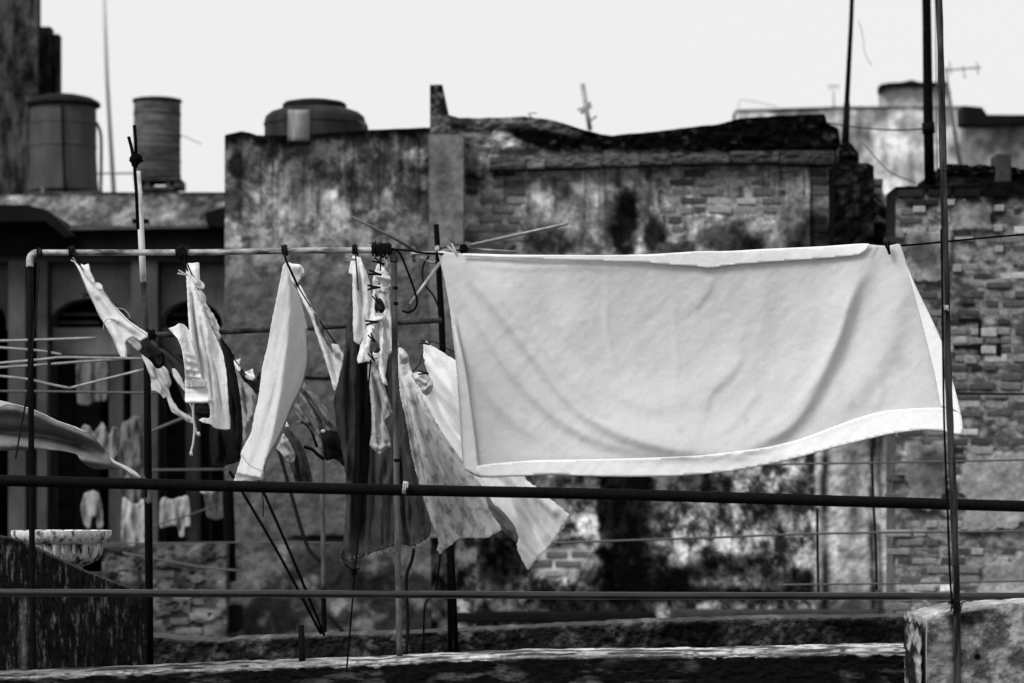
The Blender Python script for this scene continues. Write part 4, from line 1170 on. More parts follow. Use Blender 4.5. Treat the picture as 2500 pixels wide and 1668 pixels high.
ra = empty('rod_antenna', W(220, 900, 17), 'bent antenna of long pale rods left of the painted pole', 'antenna')
for pts in ([(-40, 833, 17), (60, 831, 17), (235, 825, 17)], [(-40, 890, 17), (90, 879, 17), (150, 873, 17), (240, 874, 17), (352, 876, 17)], [(-40, 900, 17.1), (100, 891, 17.1), (190, 884, 17.1), (300, 877, 17.1)],
            [(-40, 915, 17), (60, 925, 17), (120, 938, 17), (170, 948, 17)], [(170, 948, 17), (240, 930, 17), (352, 902, 17)], [(-40, 846, 17.2), (90, 856, 17.2), (150, 866, 17.2)]):
    tube('rod', pxline(pts), .0075, M['alu'], ra, 8)
tube('boom', pxline([(-40, 955, 17), (120, 956, 17), (250, 958, 17), (390, 960, 17)]), .007, M['greycord'], ra, 8)
tube('upright', pxline([(120, 845, 17.1), (121, 900, 17.1), (122, 960, 17.1), (124, 1200, 17.1)]), .012, M['cord'], ra, 8)

st = empty('guy_stays', W(788, 1560, 15.4), 'pair of thin black stays meeting at the dark parapet', 'stay')
tube('stay', pxline([(560, 1150, 15.3), (594, 1205, 15.3), (690, 1370, 15.3), (784, 1548, 15.4)]), .008, M['black'], st, 8)
tube('stay', pxline([(610, 1120, 15.25), (645, 1205, 15.25), (715, 1365, 15.25), (792, 1552, 15.4)]), .008, M['black'], st, 8)
gp = empty('grey_standpipe', W(790, 1560, 17.5), 'blurred upright pipe, grey above and black below, behind the stays', 'pipe')
tube('pipe', pxline([(786, 1050, 17.5), (787, 1200, 17.5), (789, 1330, 17.5), (790, 1440, 17.5)]), 6 * S(17.5), M['pipe_grey'], gp, 10)
tube('lower_pipe', pxline([(790, 1438, 17.5), (791, 1500, 17.5), (793, 1600, 17.5)]), 6.5 * S(17.5), M['black'], gp, 10)
wire('guy_stay', [(678, 1090, 19), (715, 1220, 19), (742, 1312, 19), (760, 1350, 19), (785, 1372, 19)], .014, M['cord'], 'blurred dark stay behind the pair of black stays', 'stay')
wire('guy_stay', [(800, 1500, 19), (840, 1545, 19), (880, 1590, 19)], .014, M['cord'], 'blurred dark stay slanting down right of the standpipe', 'stay')
pc = empty('prop_cord', W(846, 1640, 12.1), 'black cord hanging over the dark trousers down to the ledge', 'cord')
tube('cord', pxline([(905, 880, 12.3), (895, 1000, 12.2), (885, 1150, 12.2), (875, 1300, 12.15), (866, 1395, 12.1), (858, 1500, 12.1), (846, 1640, 12.1)]), .0042, M['black'], pc, 6)
coil('knot', W(865, 1388, 12.1), W(865, 1404, 12.1), .008, .0045, 4, M['black'], pc, .5)
tube('loose_end', [W(865, 1396, 12.09), W(852, 1386, 12.09), (W(842, 1378, 12.09))], .004, M['black'], pc, 6)
tube('loose_end', [W(866, 1396, 12.09), W(874, 1390, 12.09), (W(879, 1387, 12.09))], .004, M['black'], pc, 6)
wire('hanging_twig', [(1011, 1338, 13.4), (1005, 1370, 13.4), (994, 1400, 13.4), (992, 1440, 13.4), (996, 1520, 13.4), (992, 1600, 13.4)], .009, M['cord'], 'gnarled dark twig behind the grey post', 'twig')
wire('loose_cable', [(1076, 1340, 15), (1072, 1385, 15), (1064, 1440, 15), (1046, 1462, 15), (1036, 1490, 15), (1034, 1600, 15)], .006, M['black'], 'thin black cable hanging left of the black post foot', 'cable')
wire('thin_cord', [(640, 1200, 12.9), (643, 1235, 12.9), (642, 1262, 12.9)], .003, M['cord'], 'short thread hanging below the towel under the thick pipe', 'cord')

# =================================================================== WASHING
def lin(name, pts, r, label, mat='cord'):
    return wire(name, pts, r, M[mat], label, 'clothes line', 'clothes lines')
lin('clothes_line', [(176, 620, 12.5), (200, 655, 12.70), (270, 738, 12.72), (362, 818, 13.1), (450, 890, 14.0), (560, 985, 15.2)], .0035, 'clothes line carrying the white vest, leftmost on the frame')
lin('clothes_line', [(452, 632, 12.5), (490, 720, 12.98), (540, 826, 13.3), (600, 915, 14), (680, 1010, 15)], .0035, 'clothes line carrying the white trousers')
lin('clothes_line', [(698, 632, 12.5), (728, 700, 12.95), (782, 785, 13.4), (840, 868, 14), (900, 960, 15)], .0035, 'clothes line carrying the white towel')
lin('clothes_line', [(930, 618, 12.5), (926, 700, 12.6), (915, 800, 12.8), (905, 900, 13.1), (902, 980, 13.5)], .0035, 'clothes line with a row of pegs beside the grey post')
lin('clothes_line', [(868, 622, 12.5), (880, 760, 12.9), (900, 900, 13.4), (1010, 905, 14.2), (1045, 835, 14.4), (1110, 860, 15)], .003, 'thin line behind the pale shirt towards the white sheets')
rp_ = wire('sheet_rope', [(930, 607, 12.48), (1000, 612, 12.70), (1075, 620, 12.95), (1450, 629, 12.94), (1700, 622, 12.93), (2000, 608, 12.92), (2197, 600, 12.90), (2330, 588, 12.95), (2448, 577, 13.25), (2800, 548, 13.4), (3600, 470, 13.8)], .005, M['black'], 'black rope carrying the large pale sheet', 'clothes line', 'clothes lines')

# ---- the large sheet
sheet_poly = [(1071, 615), (1120, 619), (1250, 623), (1450, 624), (1600, 620), (1697, 615), (1780, 614), (1867, 609), (2000, 603), (2101, 596), (2140, 599), (2170, 600), (2197, 597),
              (2214, 645), (2236, 699), (2274, 777), (2302, 840), (2332, 950), (2347, 1015), (2350, 1061), (2300, 1053), (2257, 1050), (2170, 1061), (2040, 1093), (1910, 1128), (1780, 1152), (1650, 1163),
              (1520, 1165), (1420, 1163), (1347, 1159), (1277, 1163), (1173, 1166), (1140, 1150), (1131, 1143), (1121, 994), (1113, 885), (1100, 768), (1087, 690)]
rid = [
    ([(1090, 622), (1190, 720), (1300, 860), (1400, 980), (1500, 1048), (1640, 1092), (1800, 1104)], (70, 20), .036),
    ([(1098, 650), (1180, 800), (1270, 930), (1380, 1030), (1500, 1085), (1640, 1112)], (48, 18), .024),
    ([(1105, 760), (1160, 900), (1240, 1010), (1340, 1080)], (40, 20), .016),
    ([(1180, 660), (1290, 800), (1400, 930), (1480, 1000)], (30, 14), .012),
    ([(1380, 690), (1420, 840), (1500, 950), (1600, 990), (1700, 960)], (54, 26), .014),
    ([(2122, 640), (2072, 733), (2040, 842), (1982, 963), (1915, 1048), (1800, 1100)], (20, 50), .040),
    ([(2092, 690), (2060, 790), (2010, 900), (1950, 990)], (12, 12), .010),
    ([(2205, 640), (2180, 800), (2110, 930), (2010, 1040)], (34, 50), .022),
    ([(1808, 850), (1794, 892), (1762, 930), (1730, 962), (1716, 1020)], (13, 40), .011),
    ([(1740, 670), (1722, 715), (1690, 760)], (10, 26), .007),
    ([(1985, 700), (1950, 860), (1890, 980), (1800, 1060)], (30, 60), .013),
    ([(1560, 640), (1590, 800), (1640, 980)], (50, 40), -.008),
    ([(1870, 640), (1850, 820), (1790, 1000)], (34, 60), .009),
    ([(1240, 640), (1330, 760), (1420, 860)], (50, 20), .010),
    ([(1130, 640), (1260, 655), (1420, 650), (1560, 660)], 9, .004),
    ([(1480, 700), (1484, 820), (1510, 900)], 9, .004),
    ([(1640, 720), (1652, 860), (1650, 960)], 8, .003),
    ([(1860, 940), (1800, 1020), (1740, 1070)], 12, .005),
    ([(1330, 900), (1420, 1000), (1520, 1040)], 9, -.004),
    ([(2140, 900), (2150, 960), (2130, 1000)], 12, .006),
]
def sheet_d(off=0.0):
    base = fold(12.92, 1600, 620, -0.008, 0.000, rid, .0035, 70, 34, 4, 300)
    def f(x, y):
        x = np.asarray(x, float); y = np.asarray(y, float)
        v = (y - 615) / 500
        d = base(x, y)
        d = d - .10 * v * v * sst(1900, 2350, x)              # right corner swings out
        d = d + .045 * np.sin(np.clip(v, 0, 1) * 3.1) * sst(1080, 1500, x) * (1 - sst(1800, 2300, x))   # belly filled by wind
        d = d - .02 * np.clip(v, 0, 1) ** 3
        d = d + .0018 * 2 * (fbm(x / 19, y / 15, 4, 301, .6) - .5) + .0016 * 2 * (fbm((x + y) / 30, (x - y) / 120, 3, 302) - .5)
        return d - off
    return f
def spots(x, y):
    t = np.ones_like(x)
    for (cx, cy, rx, ry, k) in ((1457, 779, 9, 7, .14), (1277, 1002, 11, 9, .16), (1663, 1050, 9, 9, .2), (1420, 1072, 8, 14, .1), (1823, 1026, 7, 11, .26), (2081, 985, 12, 13, .22), (2051, 955, 22, 20, .16), (2203, 885, 20, 14, .18), (2192, 859, 12, 10, .12), (1919, 757, 7, 7, .12), (1716, 694, 12, 20, .10), (1310, 900, 40, 30, .05), (1235, 930, 30, 40, .05)):
        t = t * (1 - .6 * k * blob(x, y, cx, cy, rx, ry, int(cx), 1.0, .8))
    return t
sheet = cloth('bed_sheet', sheet_poly, sheet_d(), M['sheet'], .68, None, 5, .002, .6, 1, True, 5, spots)
tag(sheet, 'large pale cotton sheet pegged out on the black rope', 'sheet')
hb = [(1167, 1137), (1303, 1124), (1477, 1121), (1700, 1113), (1867, 1093), (1954, 1072), (2040, 1040), (2084, 1024), (2130, 1010), (2170, 1002), (2240, 997), (2300, 996), (2346, 1013), (2348, 1060), (2300, 1052), (2257, 1049), (2170, 1060), (2040, 1092), (1910, 1127), (1780, 1151), (1650, 1162), (1520, 1164), (1420, 1162), (1347, 1158), (1277, 1162), (1175, 1164)]
bh_ = cloth('hem', hb, sheet_d(.022), M['hem'], .84, sheet, 6, .002, 0, 2, True, 6)
lefthem = cloth('hem', [(1106, 765), (1113, 790), (1138, 907), (1159, 1059), (1168, 1138), (1172, 1162), (1142, 1149), (1133, 1142), (1123, 994), (1115, 885)], sheet_d(.018), M['hem'], .78, sheet, 5, .002, 0, 3, True, 6)
cloth('hem', [(2216, 655), (2236, 700), (2274, 778), (2302, 842), (2332, 952), (2346, 1012), (2328, 1000), (2298, 990), (2284, 920), (2262, 830), (2240, 745)], sheet_d(.018), M['hem'], .84, sheet, 5, .002, 0, 4, True, 6)
cloth('top_fold', [(1580, 622), (1697, 614), (1780, 613), (1867, 608), (2000, 602), (2101, 595), (2124, 597), (2098, 622), (2000, 632), (1867, 641), (1780, 648), (1733, 655), (1690, 650), (1620, 646), (1560, 640), (1400, 636), (1240, 630), (1130, 626), (1130, 619), (1250, 622), (1450, 623)], sheet_d(.018), M['hem'], .84, sheet, 5, .003, 0, 5, True, 6)
def stitches(parent, line, d_of, ln, mat, gap=7.0, r=.0012, off=.006, side=0):
    P = [(p[0], p[1]) for p in smoothline(line, 30)]
    g = []; acc = 0
    for (xa, ya), (xb, yb) in zip(P[:-1], P[1:]):
        acc += math.hypot(xb - xa, yb - ya)
        if acc >= gap:
            acc = 0
            L_ = math.hypot(xb - xa, yb - ya) + 1e-6
            nx_, ny_ = -(yb - ya) / L_, (xb - xa) / L_
            q = [(xa - nx_ * ln, ya - ny_ * ln), (xa + nx_ * ln, ya + ny_ * ln)]
            dd2 = [float(d_of(np.array(a_), np.array(b_))) - off for a_, b_ in q]
            g.append(tube_geo([W(q[0][0], q[0][1], dd2[0]), W(q[1][0], q[1][1], dd2[1])], r, 4))
    v, f = join(g)
    return tag(mk('stitching', v, f, mat, parent), kind='stuff')
stitches(bh_, [(1172, 1140), (1303, 1128), (1477, 1125), (1700, 1117), (1867, 1097), (1954, 1076), (2084, 1028), (2170, 1006), (2240, 1001), (2300, 1000)], sheet_d(.024), .5, M['seam'], 4, .0011)
stitches(lefthem, [(1108, 780), (1138, 907), (1159, 1059), (1166, 1130)], sheet_d(.020), 2.6, M['thread'], 3.4, .0011)
stitches(lefthem, [(1104, 800), (1115, 890), (1123, 994), (1131, 1135)], sheet_d(.020), 2.2, M['thread'], 3.4, .0011)
# ---- the washing on the receding lines
def wash(name, poly, depth, mat, tone, label, cat, step=4.5, thick=.003, fray=.6, seed=0, parent=None):
    o = cloth(name, poly, depth, M[mat], tone, parent, step, thick, fray, seed, True, 4)
    return tag(o, label, cat, 'washing on the pipe frame') if parent is None else o

# white vest
vd = fold(12.75, 200, 650, -0.030, -0.060, [([(200, 665), (250, 760), (300, 850)], 10, .030), ([(225, 690), (280, 770), (350, 820)], 9, .034), ([(258, 790), (275, 780), (292, 790)], 6, .014), ([(235, 720), (270, 800)], 9, -.022), ([(262, 800), (285, 850)], 8, -.014)], .009, 50, 10, 5, 11)
vest = wash('vest', [(181, 640), (193, 642), (206, 648), (216, 644), (219, 658), (222, 668), (229, 678), (232, 690), (240, 690), (250, 697), (252, 709), (266, 731), (285, 752), (317, 784), (340, 800), (360, 814), (359, 824), (350, 828), (341, 833), (334, 826), (323, 822), (312, 828), (306, 836), (310, 854), (309, 874), (302, 871), (296, 873), (272, 821), (241, 768), (213, 709), (194, 662)], vd, 'jersey', .78, 'white sleeveless vest blown sideways on the leftmost line', 'vest', 3.5, .003, .5, 1)
cloth('folded_top', [(194, 644), (206, 650), (217, 645), (220, 660), (229, 680), (233, 692), (246, 694), (252, 709), (240, 706), (225, 692), (210, 675), (197, 658)], fold(12.71, 200, 650, -0.030, -0.060, [([(205, 655), (235, 697)], 6, .02)], .012, 45, 8, 3, 12), M['jersey'], .8, vest, 3.5, .003, .5, 2)
stitches(vest, [(190, 655), (213, 708), (241, 766), (272, 819), (297, 868)], vd, .8, M['thread'], 3, .0012)
for ln_ in ([(253, 806), (254, 790), (262, 780), (276, 780), (290, 788)], [(255, 712), (284, 756), (318, 790), (357, 818)], [(305, 838), (308, 854), (306, 868)], [(314, 829), (324, 824), (336, 830)]):
    tube('binding', [W(q[0], q[1], float(vd(np.array(q[0]), np.array(q[1]))) - .003) for q in smoothline(ln_, 6)], .0022, M['thread'], vest, 5)
tube('strap', pxline([(285, 752, 13.2), (303, 756, 13.2), (316, 770, 13.2), (315, 778, 13.2), (305, 778, 13.2)]), .003, M['thread'], vest, 6)
cloth('sleeve_lining', [(310, 830), (324, 826), (342, 838), (346, 850), (338, 857), (326, 848)], fold(13.55, 330, 840, -0.025, -0.060, (), .02, 40, 10, 4, 13), M['jersey'], .36, vest, 3.5, .003)
# dark briefs behind it
wash('briefs', [(344, 834), (354, 828), (362, 828), (372, 842), (384, 850), (398, 866), (401, 880), (396, 892), (386, 896), (376, 892), (368, 880), (356, 872), (340, 858)], fold(13.7, 370, 860, -0.025, -0.060, [([(350, 835), (372, 880)], 7, .03), ([(365, 838), (392, 872)], 5, .025)], .02, 50, 10, 4, 14), 'dark_cloth', .012, 'small black briefs hung right behind the white vest', 'briefs', 3.5)
tg = tube('waistband_ring', pxline([(372, 880, 13.62), (384, 896, 13.62), (396, 890, 13.62), (399, 872, 13.62), (393, 862, 13.62)], 6), .008, M['black'], None, 8)
tag(tg, 'black elastic loop dangling from the small black briefs', 'strap')
wash('underpants', [(345, 866), (356, 872), (372, 886), (384, 888), (398, 892), (410, 905), (418, 935), (412, 950), (416, 966), (424, 982), (430, 988), (436, 1000), (452, 1010), (470, 1020), (474, 1034), (460, 1032), (440, 1018), (420, 1006), (412, 986), (406, 968), (400, 973), (390, 960), (378, 954), (370, 954), (368, 922), (356, 892)],
     fold(13.9, 390, 900, -0.025, -0.120, [([(352, 874), (380, 930), (404, 966)], 7, .035), ([(384, 890), (400, 920), (412, 948)], 6, .04), ([(376, 895), (388, 930)], 5, -.03), ([(412, 985), (440, 1008), (470, 1028)], 5, .03), ([(372, 920), (390, 955)], 4, -.025)], .03, 60, 9, 4, 15), 'jersey', .50, 'twisted pale underpants trailing below the black briefs', 'underpants', 3.5)
wash('dark_blouse', [(372, 846), (396, 852), (420, 862), (440, 874), (450, 888), (456, 930), (458, 990), (448, 978), (436, 946), (418, 914), (404, 892), (402, 874)], fold(14.3, 410, 890, -0.025, -0.120, [([(400, 860), (440, 900), (452, 950)], 8, .04), ([(410, 890), (440, 940)], 6, .03)], .03, 55, 10, 4, 16), 'dark_cloth', .022, 'dark garment with pale patches left of the white trousers', 'blouse', 3.5)
wash('light_scrap', [(420, 900), (430, 902), (444, 925), (454, 950), (452, 956), (438, 940), (424, 920)], fold(14.1, 440, 925, -0.025, -0.120, (), .02, 50, 8, 4, 17), 'jersey', .5, 'narrow pale cloth scrap against the dark garment left of the trousers', 'cloth', 3.5)

# white trousers
td = fold(12.85, 480, 700, -0.025, -0.030, [([(458, 660), (464, 760), (476, 880), (500, 1000)], 9, .034), ([(474, 700), (500, 800), (520, 920), (540, 1030)], 9, .036), ([(466, 720), (482, 840), (500, 950)], 4, -.045), ([(490, 780), (512, 900), (524, 1010)], 4, -.045), ([(508, 830), (530, 930), (544, 1030)], 4, -.03), ([(420, 806), (446, 860), (458, 930)], 12, .040), ([(505, 900), (520, 935)], 4, .012), ([(456, 975), (520, 978)], 5, .02)], .022, 80, 8, 7, 21)
trousers = wash('trousers', [(454, 646), (460, 664), (474, 690), (484, 720), (494, 752), (513, 794), (530, 830), (544, 864), (552, 910), (556, 960), (559, 1002), (562, 1030), (561, 1048), (540, 1048), (522, 1044), (513, 1036), (500, 1033), (485, 1026), (497, 1020), (510, 1022), (514, 1008), (508, 984), (480, 983), (454, 981), (453, 960), (455, 930), (451, 897), (447, 868), (442, 846), (434, 828), (424, 816), (412, 802), (426, 798), (437, 790), (448, 792), (456, 800), (462, 806), (458, 740), (456, 695)], td, 'cloth', .82, 'white cotton trousers hanging from the thick black knot', 'trousers', 4, .003, .7, 2)
lg_ = cloth('trouser_leg', [(412, 802), (426, 798), (437, 790), (448, 793), (457, 802), (468, 830), (476, 862), (484, 900), (496, 930), (504, 944), (454, 946), (452, 920), (451, 897), (447, 868), (442, 846), (434, 828), (424, 816)], fold(12.68, 450, 850, -.02, -.03, [([(424, 806), (446, 860), (458, 930)], (14, 20), .05), ([(456, 880), (484, 890)], 4, .012), ([(455, 900), (490, 908)], 4, .014), ([(454, 918), (496, 922)], 4, .014), ([(452, 862), (474, 872)], 3, .010)], .02, 70, 7, 5, 26), M['cloth'], .78, trousers, 3.2, .003, .5, 7)
cloth('cuff', [(454, 944), (480, 945), (506, 944), (509, 962), (508, 982), (480, 984), (453, 982), (452, 962)], fold(12.65, 480, 962, -.02, -.05, [([(454, 978), (508, 979)], 4, .012)], .008, 0, 12, 5, 27), M['cloth'], .84, lg_, 3.2, .004, .3, 8)
cloth('waist_tab', [(454, 644), (470, 643), (486, 642), (487, 668), (488, 684), (496, 690), (500, 698), (497, 706), (486, 705), (478, 700), (466, 676)], fold(12.74, 470, 670, -0.025, -0.030, [([(472, 648), (482, 700)], 9, .02)], .01, 85, 10, 4, 22), M['cloth'], .82, trousers, 3.5, .003)
cloth('ruffle', [(480, 704), (494, 712), (503, 727), (502, 740), (514, 758), (527, 779), (533, 795), (536, 802), (534, 810), (540, 824), (532, 831), (519, 808), (507, 785), (497, 762), (488, 735)], fold(12.9, 500, 750, -0.025, -0.060, [([(486, 712), (504, 760), (526, 815)], 5, .035), ([(500, 735), (498, 745)], 5, -.03)], .03, 60, 7, 3, 23), M['cloth'], .74, trousers, 3.2, .003, 1.0, 3)
cloth('pocket_flap', [(468, 926), (490, 928), (504, 930), (503, 944), (490, 945), (470, 946)], fold(12.62, 490, 936, -0.025, 0.000, (), .01, 85, 10, 4, 24), M['cloth'], .45, trousers, 3.2, .003)
cloth('dark_opening', [(476, 984), (504, 986), (510, 1006), (512, 1020), (498, 1026), (482, 1018), (472, 1004)], fold(12.98, 495, 1000, -0.025, 0.000, [([(478, 1004), (508, 1012)], 5, .03)], .02, 5, 8, 4, 25), M['dark_cloth'], .015, trousers, 3.2, .003)  # inner opening made as a near-black cloth patch
tube('waist_string', pxline([(462, 982, 12.8), (470, 1000, 12.8), (474, 1030, 12.8), (480, 1055, 12.8), (484, 1062, 12.8)]), .005, M['palecord'], trousers, 6)
tube('waist_string', pxline([(472, 984, 12.78), (472, 1020, 12.78), (475, 1045, 12.78), (472, 1080, 12.78), (467, 1102, 12.78), (468, 1111, 12.78)]), .0055, M['palecord'], trousers, 6)
for q in ((467, 1108), (485, 1060)):
    coil('string_knot', W(q[0] - 2, q[1], 12.78), W(q[0] + 2, q[1], 12.78), .006, .005, 2, M['palecord'], [o_ for o_ in trousers.children if o_.name.startswith('waist_string')][1 if q[0] < 470 else 0], .3)
stitches(trousers, [(455, 932), (500, 931)], td, 1.2, M['thread'], 3, .0013)
stitches(trousers, [(454, 974), (505, 976)], td, 1.2, M['thread'], 3, .0013)

wash('black_trousers', [(538, 824), (550, 838), (560, 850), (572, 870), (571, 886), (580, 930), (588, 985), (592, 1050), (588, 1100), (584, 1126), (560, 1134), (522, 1142), (512, 1090), (512, 1040), (540, 1050), (560, 1046), (557, 985), (548, 890), (540, 850)],
     fold(13.6, 560, 850, -0.015, -0.048, [([(545, 850), (562, 950), (570, 1120)], 8, .05), ([(560, 880), (580, 1000), (582, 1110)], 6, .05), ([(530, 1050), (535, 1130)], 7, .04)], .03, 82, 11, 5, 31), 'dark_cloth', .008, 'black trousers hanging behind the white trousers', 'trousers', 4)
wash('folded_scrap', [(570, 877), (578, 879), (587, 875), (586, 884), (584, 892), (589, 900), (584, 908), (576, 898), (572, 888)], fold(13.8, 580, 890, -0.025, -0.060, (), .02, 60, 8, 4, 32), 'cloth', .8, 'tiny white folded corner on the line right of the black trousers', 'cloth', 3)
wash('folded_scrap', [(597, 908), (606, 906), (617, 901), (619, 912), (623, 922), (617, 930), (607, 926), (600, 920)], fold(14.0, 610, 915, -0.025, -0.060, (), .02, 30, 8, 4, 33), 'cloth', .8, 'small white folded piece on the line beside the towel', 'cloth', 3)
wash('dark_bra', [(584, 900), (592, 906), (600, 924), (612, 932), (624, 926), (634, 908), (640, 916), (636, 950), (628, 962), (612, 950), (596, 936), (586, 920)], fold(14.1, 610, 925, -0.025, -0.060, [([(590, 910), (620, 950)], 5, .03)], .03, 40, 8, 4, 34), 'dark_cloth', .014, 'dark small garment under the white folded piece beside the towel', 'underwear', 3)
wash('pale_shirt', [(574, 898), (584, 912), (594, 930), (608, 942), (618, 952), (626, 972), (632, 990), (626, 1015), (612, 1040), (602, 1072), (599, 1086), (592, 1066), (584, 1020), (578, 960)],
     fold(13.9, 600, 950, -0.020, -0.048, [([(582, 920), (596, 1000), (600, 1070)], 6, .035), ([(600, 945), (616, 990), (612, 1030)], 6, .03), ([(590, 940), (604, 1020)], 4, -.03)], .03, 75, 8, 4, 35), 'jersey', .33, 'grey-white shirt strip between black trousers and towel', 'shirt', 3.5)

# white towel
tw_x = interp([(640, 700), (720, 707), (770, 705), (850, 697), (960, 684), (1070, 662), (1150, 640), (1180, 632)])
_wd = fold(12.66, 690, 660, 0, 0, [([(680, 720), (662, 850), (640, 1000), (610, 1110)], 14, .014), ([(668, 800), (650, 930)], 8, -.010), ([(735, 800), (738, 880), (715, 970)], 9, .012)], .006, 102, 9, 9, 41)
def wd(x, y):
    x = np.asarray(x, float); y = np.asarray(y, float)
    xr = np.interp(y, [640, 720, 770, 850, 960, 1070, 1150, 1180], [700, 707, 705, 697, 684, 662, 640, 632])
    e = x - xr
    return _wd(x, y) + .0030 * (np.sqrt(np.maximum(e, 0) ** 2 + 16) - 4) + .0009 * np.maximum(-e, 0)
towel = wash('towel', [(701, 641), (712, 688), (724, 708), (733, 735), (741, 765), (748, 793), (751, 815), (749, 835), (752, 856), (751, 877), (748, 900), (743, 922), (736, 946), (726, 967), (713, 992), (700, 1026), (683, 1064), (668, 1094), (653, 1119), (646, 1138), (644, 1152), (640, 1166), (622, 1164), (600, 1160), (578, 1156), (574, 1168), (580, 1147), (589, 1118), (588, 1108), (600, 1082), (614, 1055), (622, 1010), (631, 975), (641, 897), (653, 846), (664, 784), (676, 728), (687, 672), (692, 648)], wd, 'towel', .68, 'long white towel with stitched edge hanging from the pipe frame', 'towel', 4, .004, .7, 4)
cloth('folded_corner', [(701, 641), (716, 645), (730, 646), (738, 651), (743, 662), (742, 672), (735, 682), (726, 695), (714, 690), (706, 668)], fold(12.62, 715, 660, -0.013, -0.012, [([(712, 648), (736, 655)], 10, .02)], .008, 30, 12, 4, 42), M['towel'], .82, towel, 3.5, .004)
cloth('turned_end', [(580, 1150), (600, 1154), (622, 1158), (641, 1160), (640, 1172), (572, 1176), (574, 1166)], fold(12.76, 600, 1162, 0.000, 0.000, (), .01, 5, 8, 4, 43), M['towel'], .55, towel, 3.5, .003)
stitches(towel, [(748, 800), (750, 835), (751, 877), (743, 922), (726, 967), (713, 992), (683, 1064), (653, 1119), (644, 1150)], wd, 2.4, M['dthread'], 4.2, .0017)
stitches(towel, [(740, 664), (735, 680), (727, 693)], fold(12.62, 715, 660, -0.013, -0.012, [([(712, 648), (736, 655)], 10, .02)], .008, 30, 12, 4, 42), 2.4, M['dthread'], 4.2, .0017)
stitches(towel, [(588, 1108), (610, 1136), (640, 1150)], wd, 1.4, M['thread'], 4, .0014)

# narrow white garment beyond the towel
wash('white_blouse', [(725, 699), (734, 697), (748, 724), (764, 756), (772, 768), (781, 782), (776, 788), (788, 806), (795, 821), (806, 838), (826, 843), (832, 856), (839, 868), (832, 910), (824, 948), (816, 954), (805, 914), (793, 877), (773, 818), (759, 776), (742, 742), (732, 722)],
     fold(13.2, 770, 800, -0.025, -0.036, [([(730, 705), (765, 780), (800, 880), (818, 940)], 6, .030), ([(770, 780), (795, 835), (820, 880)], 5, -.035), ([(806, 842), (826, 870)], 9, .03)], .018, 65, 9, 5, 51), 'cloth', .74, 'narrow white blouse trailing between towel and dark trousers', 'blouse', 3.5)
wash('dark_lace', [(766, 764), (776, 772), (788, 800), (797, 824), (810, 842), (812, 862), (800, 846), (786, 820), (772, 790)], fold(13.12, 790, 810, -0.025, -0.036, (), .02, 60, 6, 3, 52), 'print', .11, 'torn dark edging along the narrow white blouse', 'cloth', 3, .002, 1.5)
# striped shorts and dark things lower down
wash('striped_shorts', [(740, 933), (754, 945), (767, 956), (780, 974), (791, 990), (806, 1008), (818, 1024), (826, 1050), (812, 1052), (797, 1051), (783, 1058), (786, 1080), (788, 1096), (779, 1095), (770, 1070), (762, 1054), (750, 1038), (738, 1029), (724, 1012), (714, 1000), (722, 975)],
     fold(13.7, 770, 1000, -0.020, -0.036, [([(735, 960), (770, 1020), (784, 1085)], 7, .04), ([(745, 945), (790, 1010), (815, 1048)], 6, .04), ([(738, 952), (775, 1005), (800, 1048)], 5, -.04), ([(722, 985), (760, 1040)], 6, .03)], .03, 52, 8, 5, 53), 'print', .16, 'dim grey striped shorts blown right, below the narrow blouse', 'shorts', 3.5)
wash('black_swimsuit', [(784, 1056), (797, 1052), (812, 1053), (826, 1054), (832, 1070), (836, 1094), (839, 1118), (842, 1141), (828, 1128), (814, 1120), (804, 1124), (795, 1125), (790, 1110), (790, 1096), (786, 1076)],
     fold(13.9, 810, 1090, -0.020, -0.036, [([(795, 1060), (820, 1125)], 8, .04)], .03, 60, 9, 4, 54), 'dark_cloth', .007, 'shiny black garment bunched above the thick pipe', 'underwear', 3.5)
wire('black_strap', [(742, 1091, 13.8), (752, 1094, 13.8), (764, 1099, 13.8), (778, 1112, 13.8), (792, 1122, 13.8)], .009, M['black'], 'black strap sticking out left of the bunched black garment', 'strap')
wire('black_strap', [(736, 1028, 13.72), (752, 1040, 13.72), (764, 1060, 13.72), (774, 1092, 13.72)], .008, M['black'], 'black drawstring edge curving under the striped shorts', 'strap')
wb = bpy.data.meshes.new('peg_head')
bmm = bmesh.new(); bmesh.ops.create_uvsphere(bmm, u_segments=12, v_segments=8, radius=.011); bmm.to_mesh(wb); bmm.free()
wb.materials.append(M['palecord'])
wo = bpy.data.objects.new('white_button', wb); scene.collection.objects.link(wo); wo.location = W(789, 1053, 13.6); wo.scale = (1, .6, .8)
tag(wo, 'small round white button on the bunched black garment', 'button')
wash('grey_trousers', [(698, 1048), (708, 1050), (722, 1066), (736, 1086), (744, 1100), (750, 1118), (757, 1145), (763, 1176), (742, 1176), (722, 1176), (714, 1150), (706, 1132), (702, 1100), (696, 1064)],
     fold(13.5, 725, 1100, -0.013, -0.030, [([(705, 1060), (730, 1110), (745, 1175)], 7, .04), ([(710, 1090), (725, 1175)], 6, .04)], .02, 72, 8, 5, 55), 'dark_cloth', .035, 'dark grey trouser leg right of the towel end', 'trousers', 3.5)
wash('white_sock', [(691, 1058), (700, 1068), (708, 1082), (716, 1098), (721, 1110), (720, 1122), (714, 1130), (704, 1130), (696, 1120), (688, 1108), (680, 1100), (675, 1094), (684, 1078)], fold(13.35, 700, 1095, -0.013, -0.030, [([(690, 1070), (705, 1120)], 9, .04)], .03, 60, 9, 3, 56), 'jersey', .48, 'small crumpled pale sock beside the towel', 'sock', 3.5)
wash('white_scrap', [(700, 1030), (703, 1036), (707, 1041), (697, 1043)], fold(13.3), 'cloth', .8, 'tiny bright white cloth tip at the towel edge', 'cloth', 3)

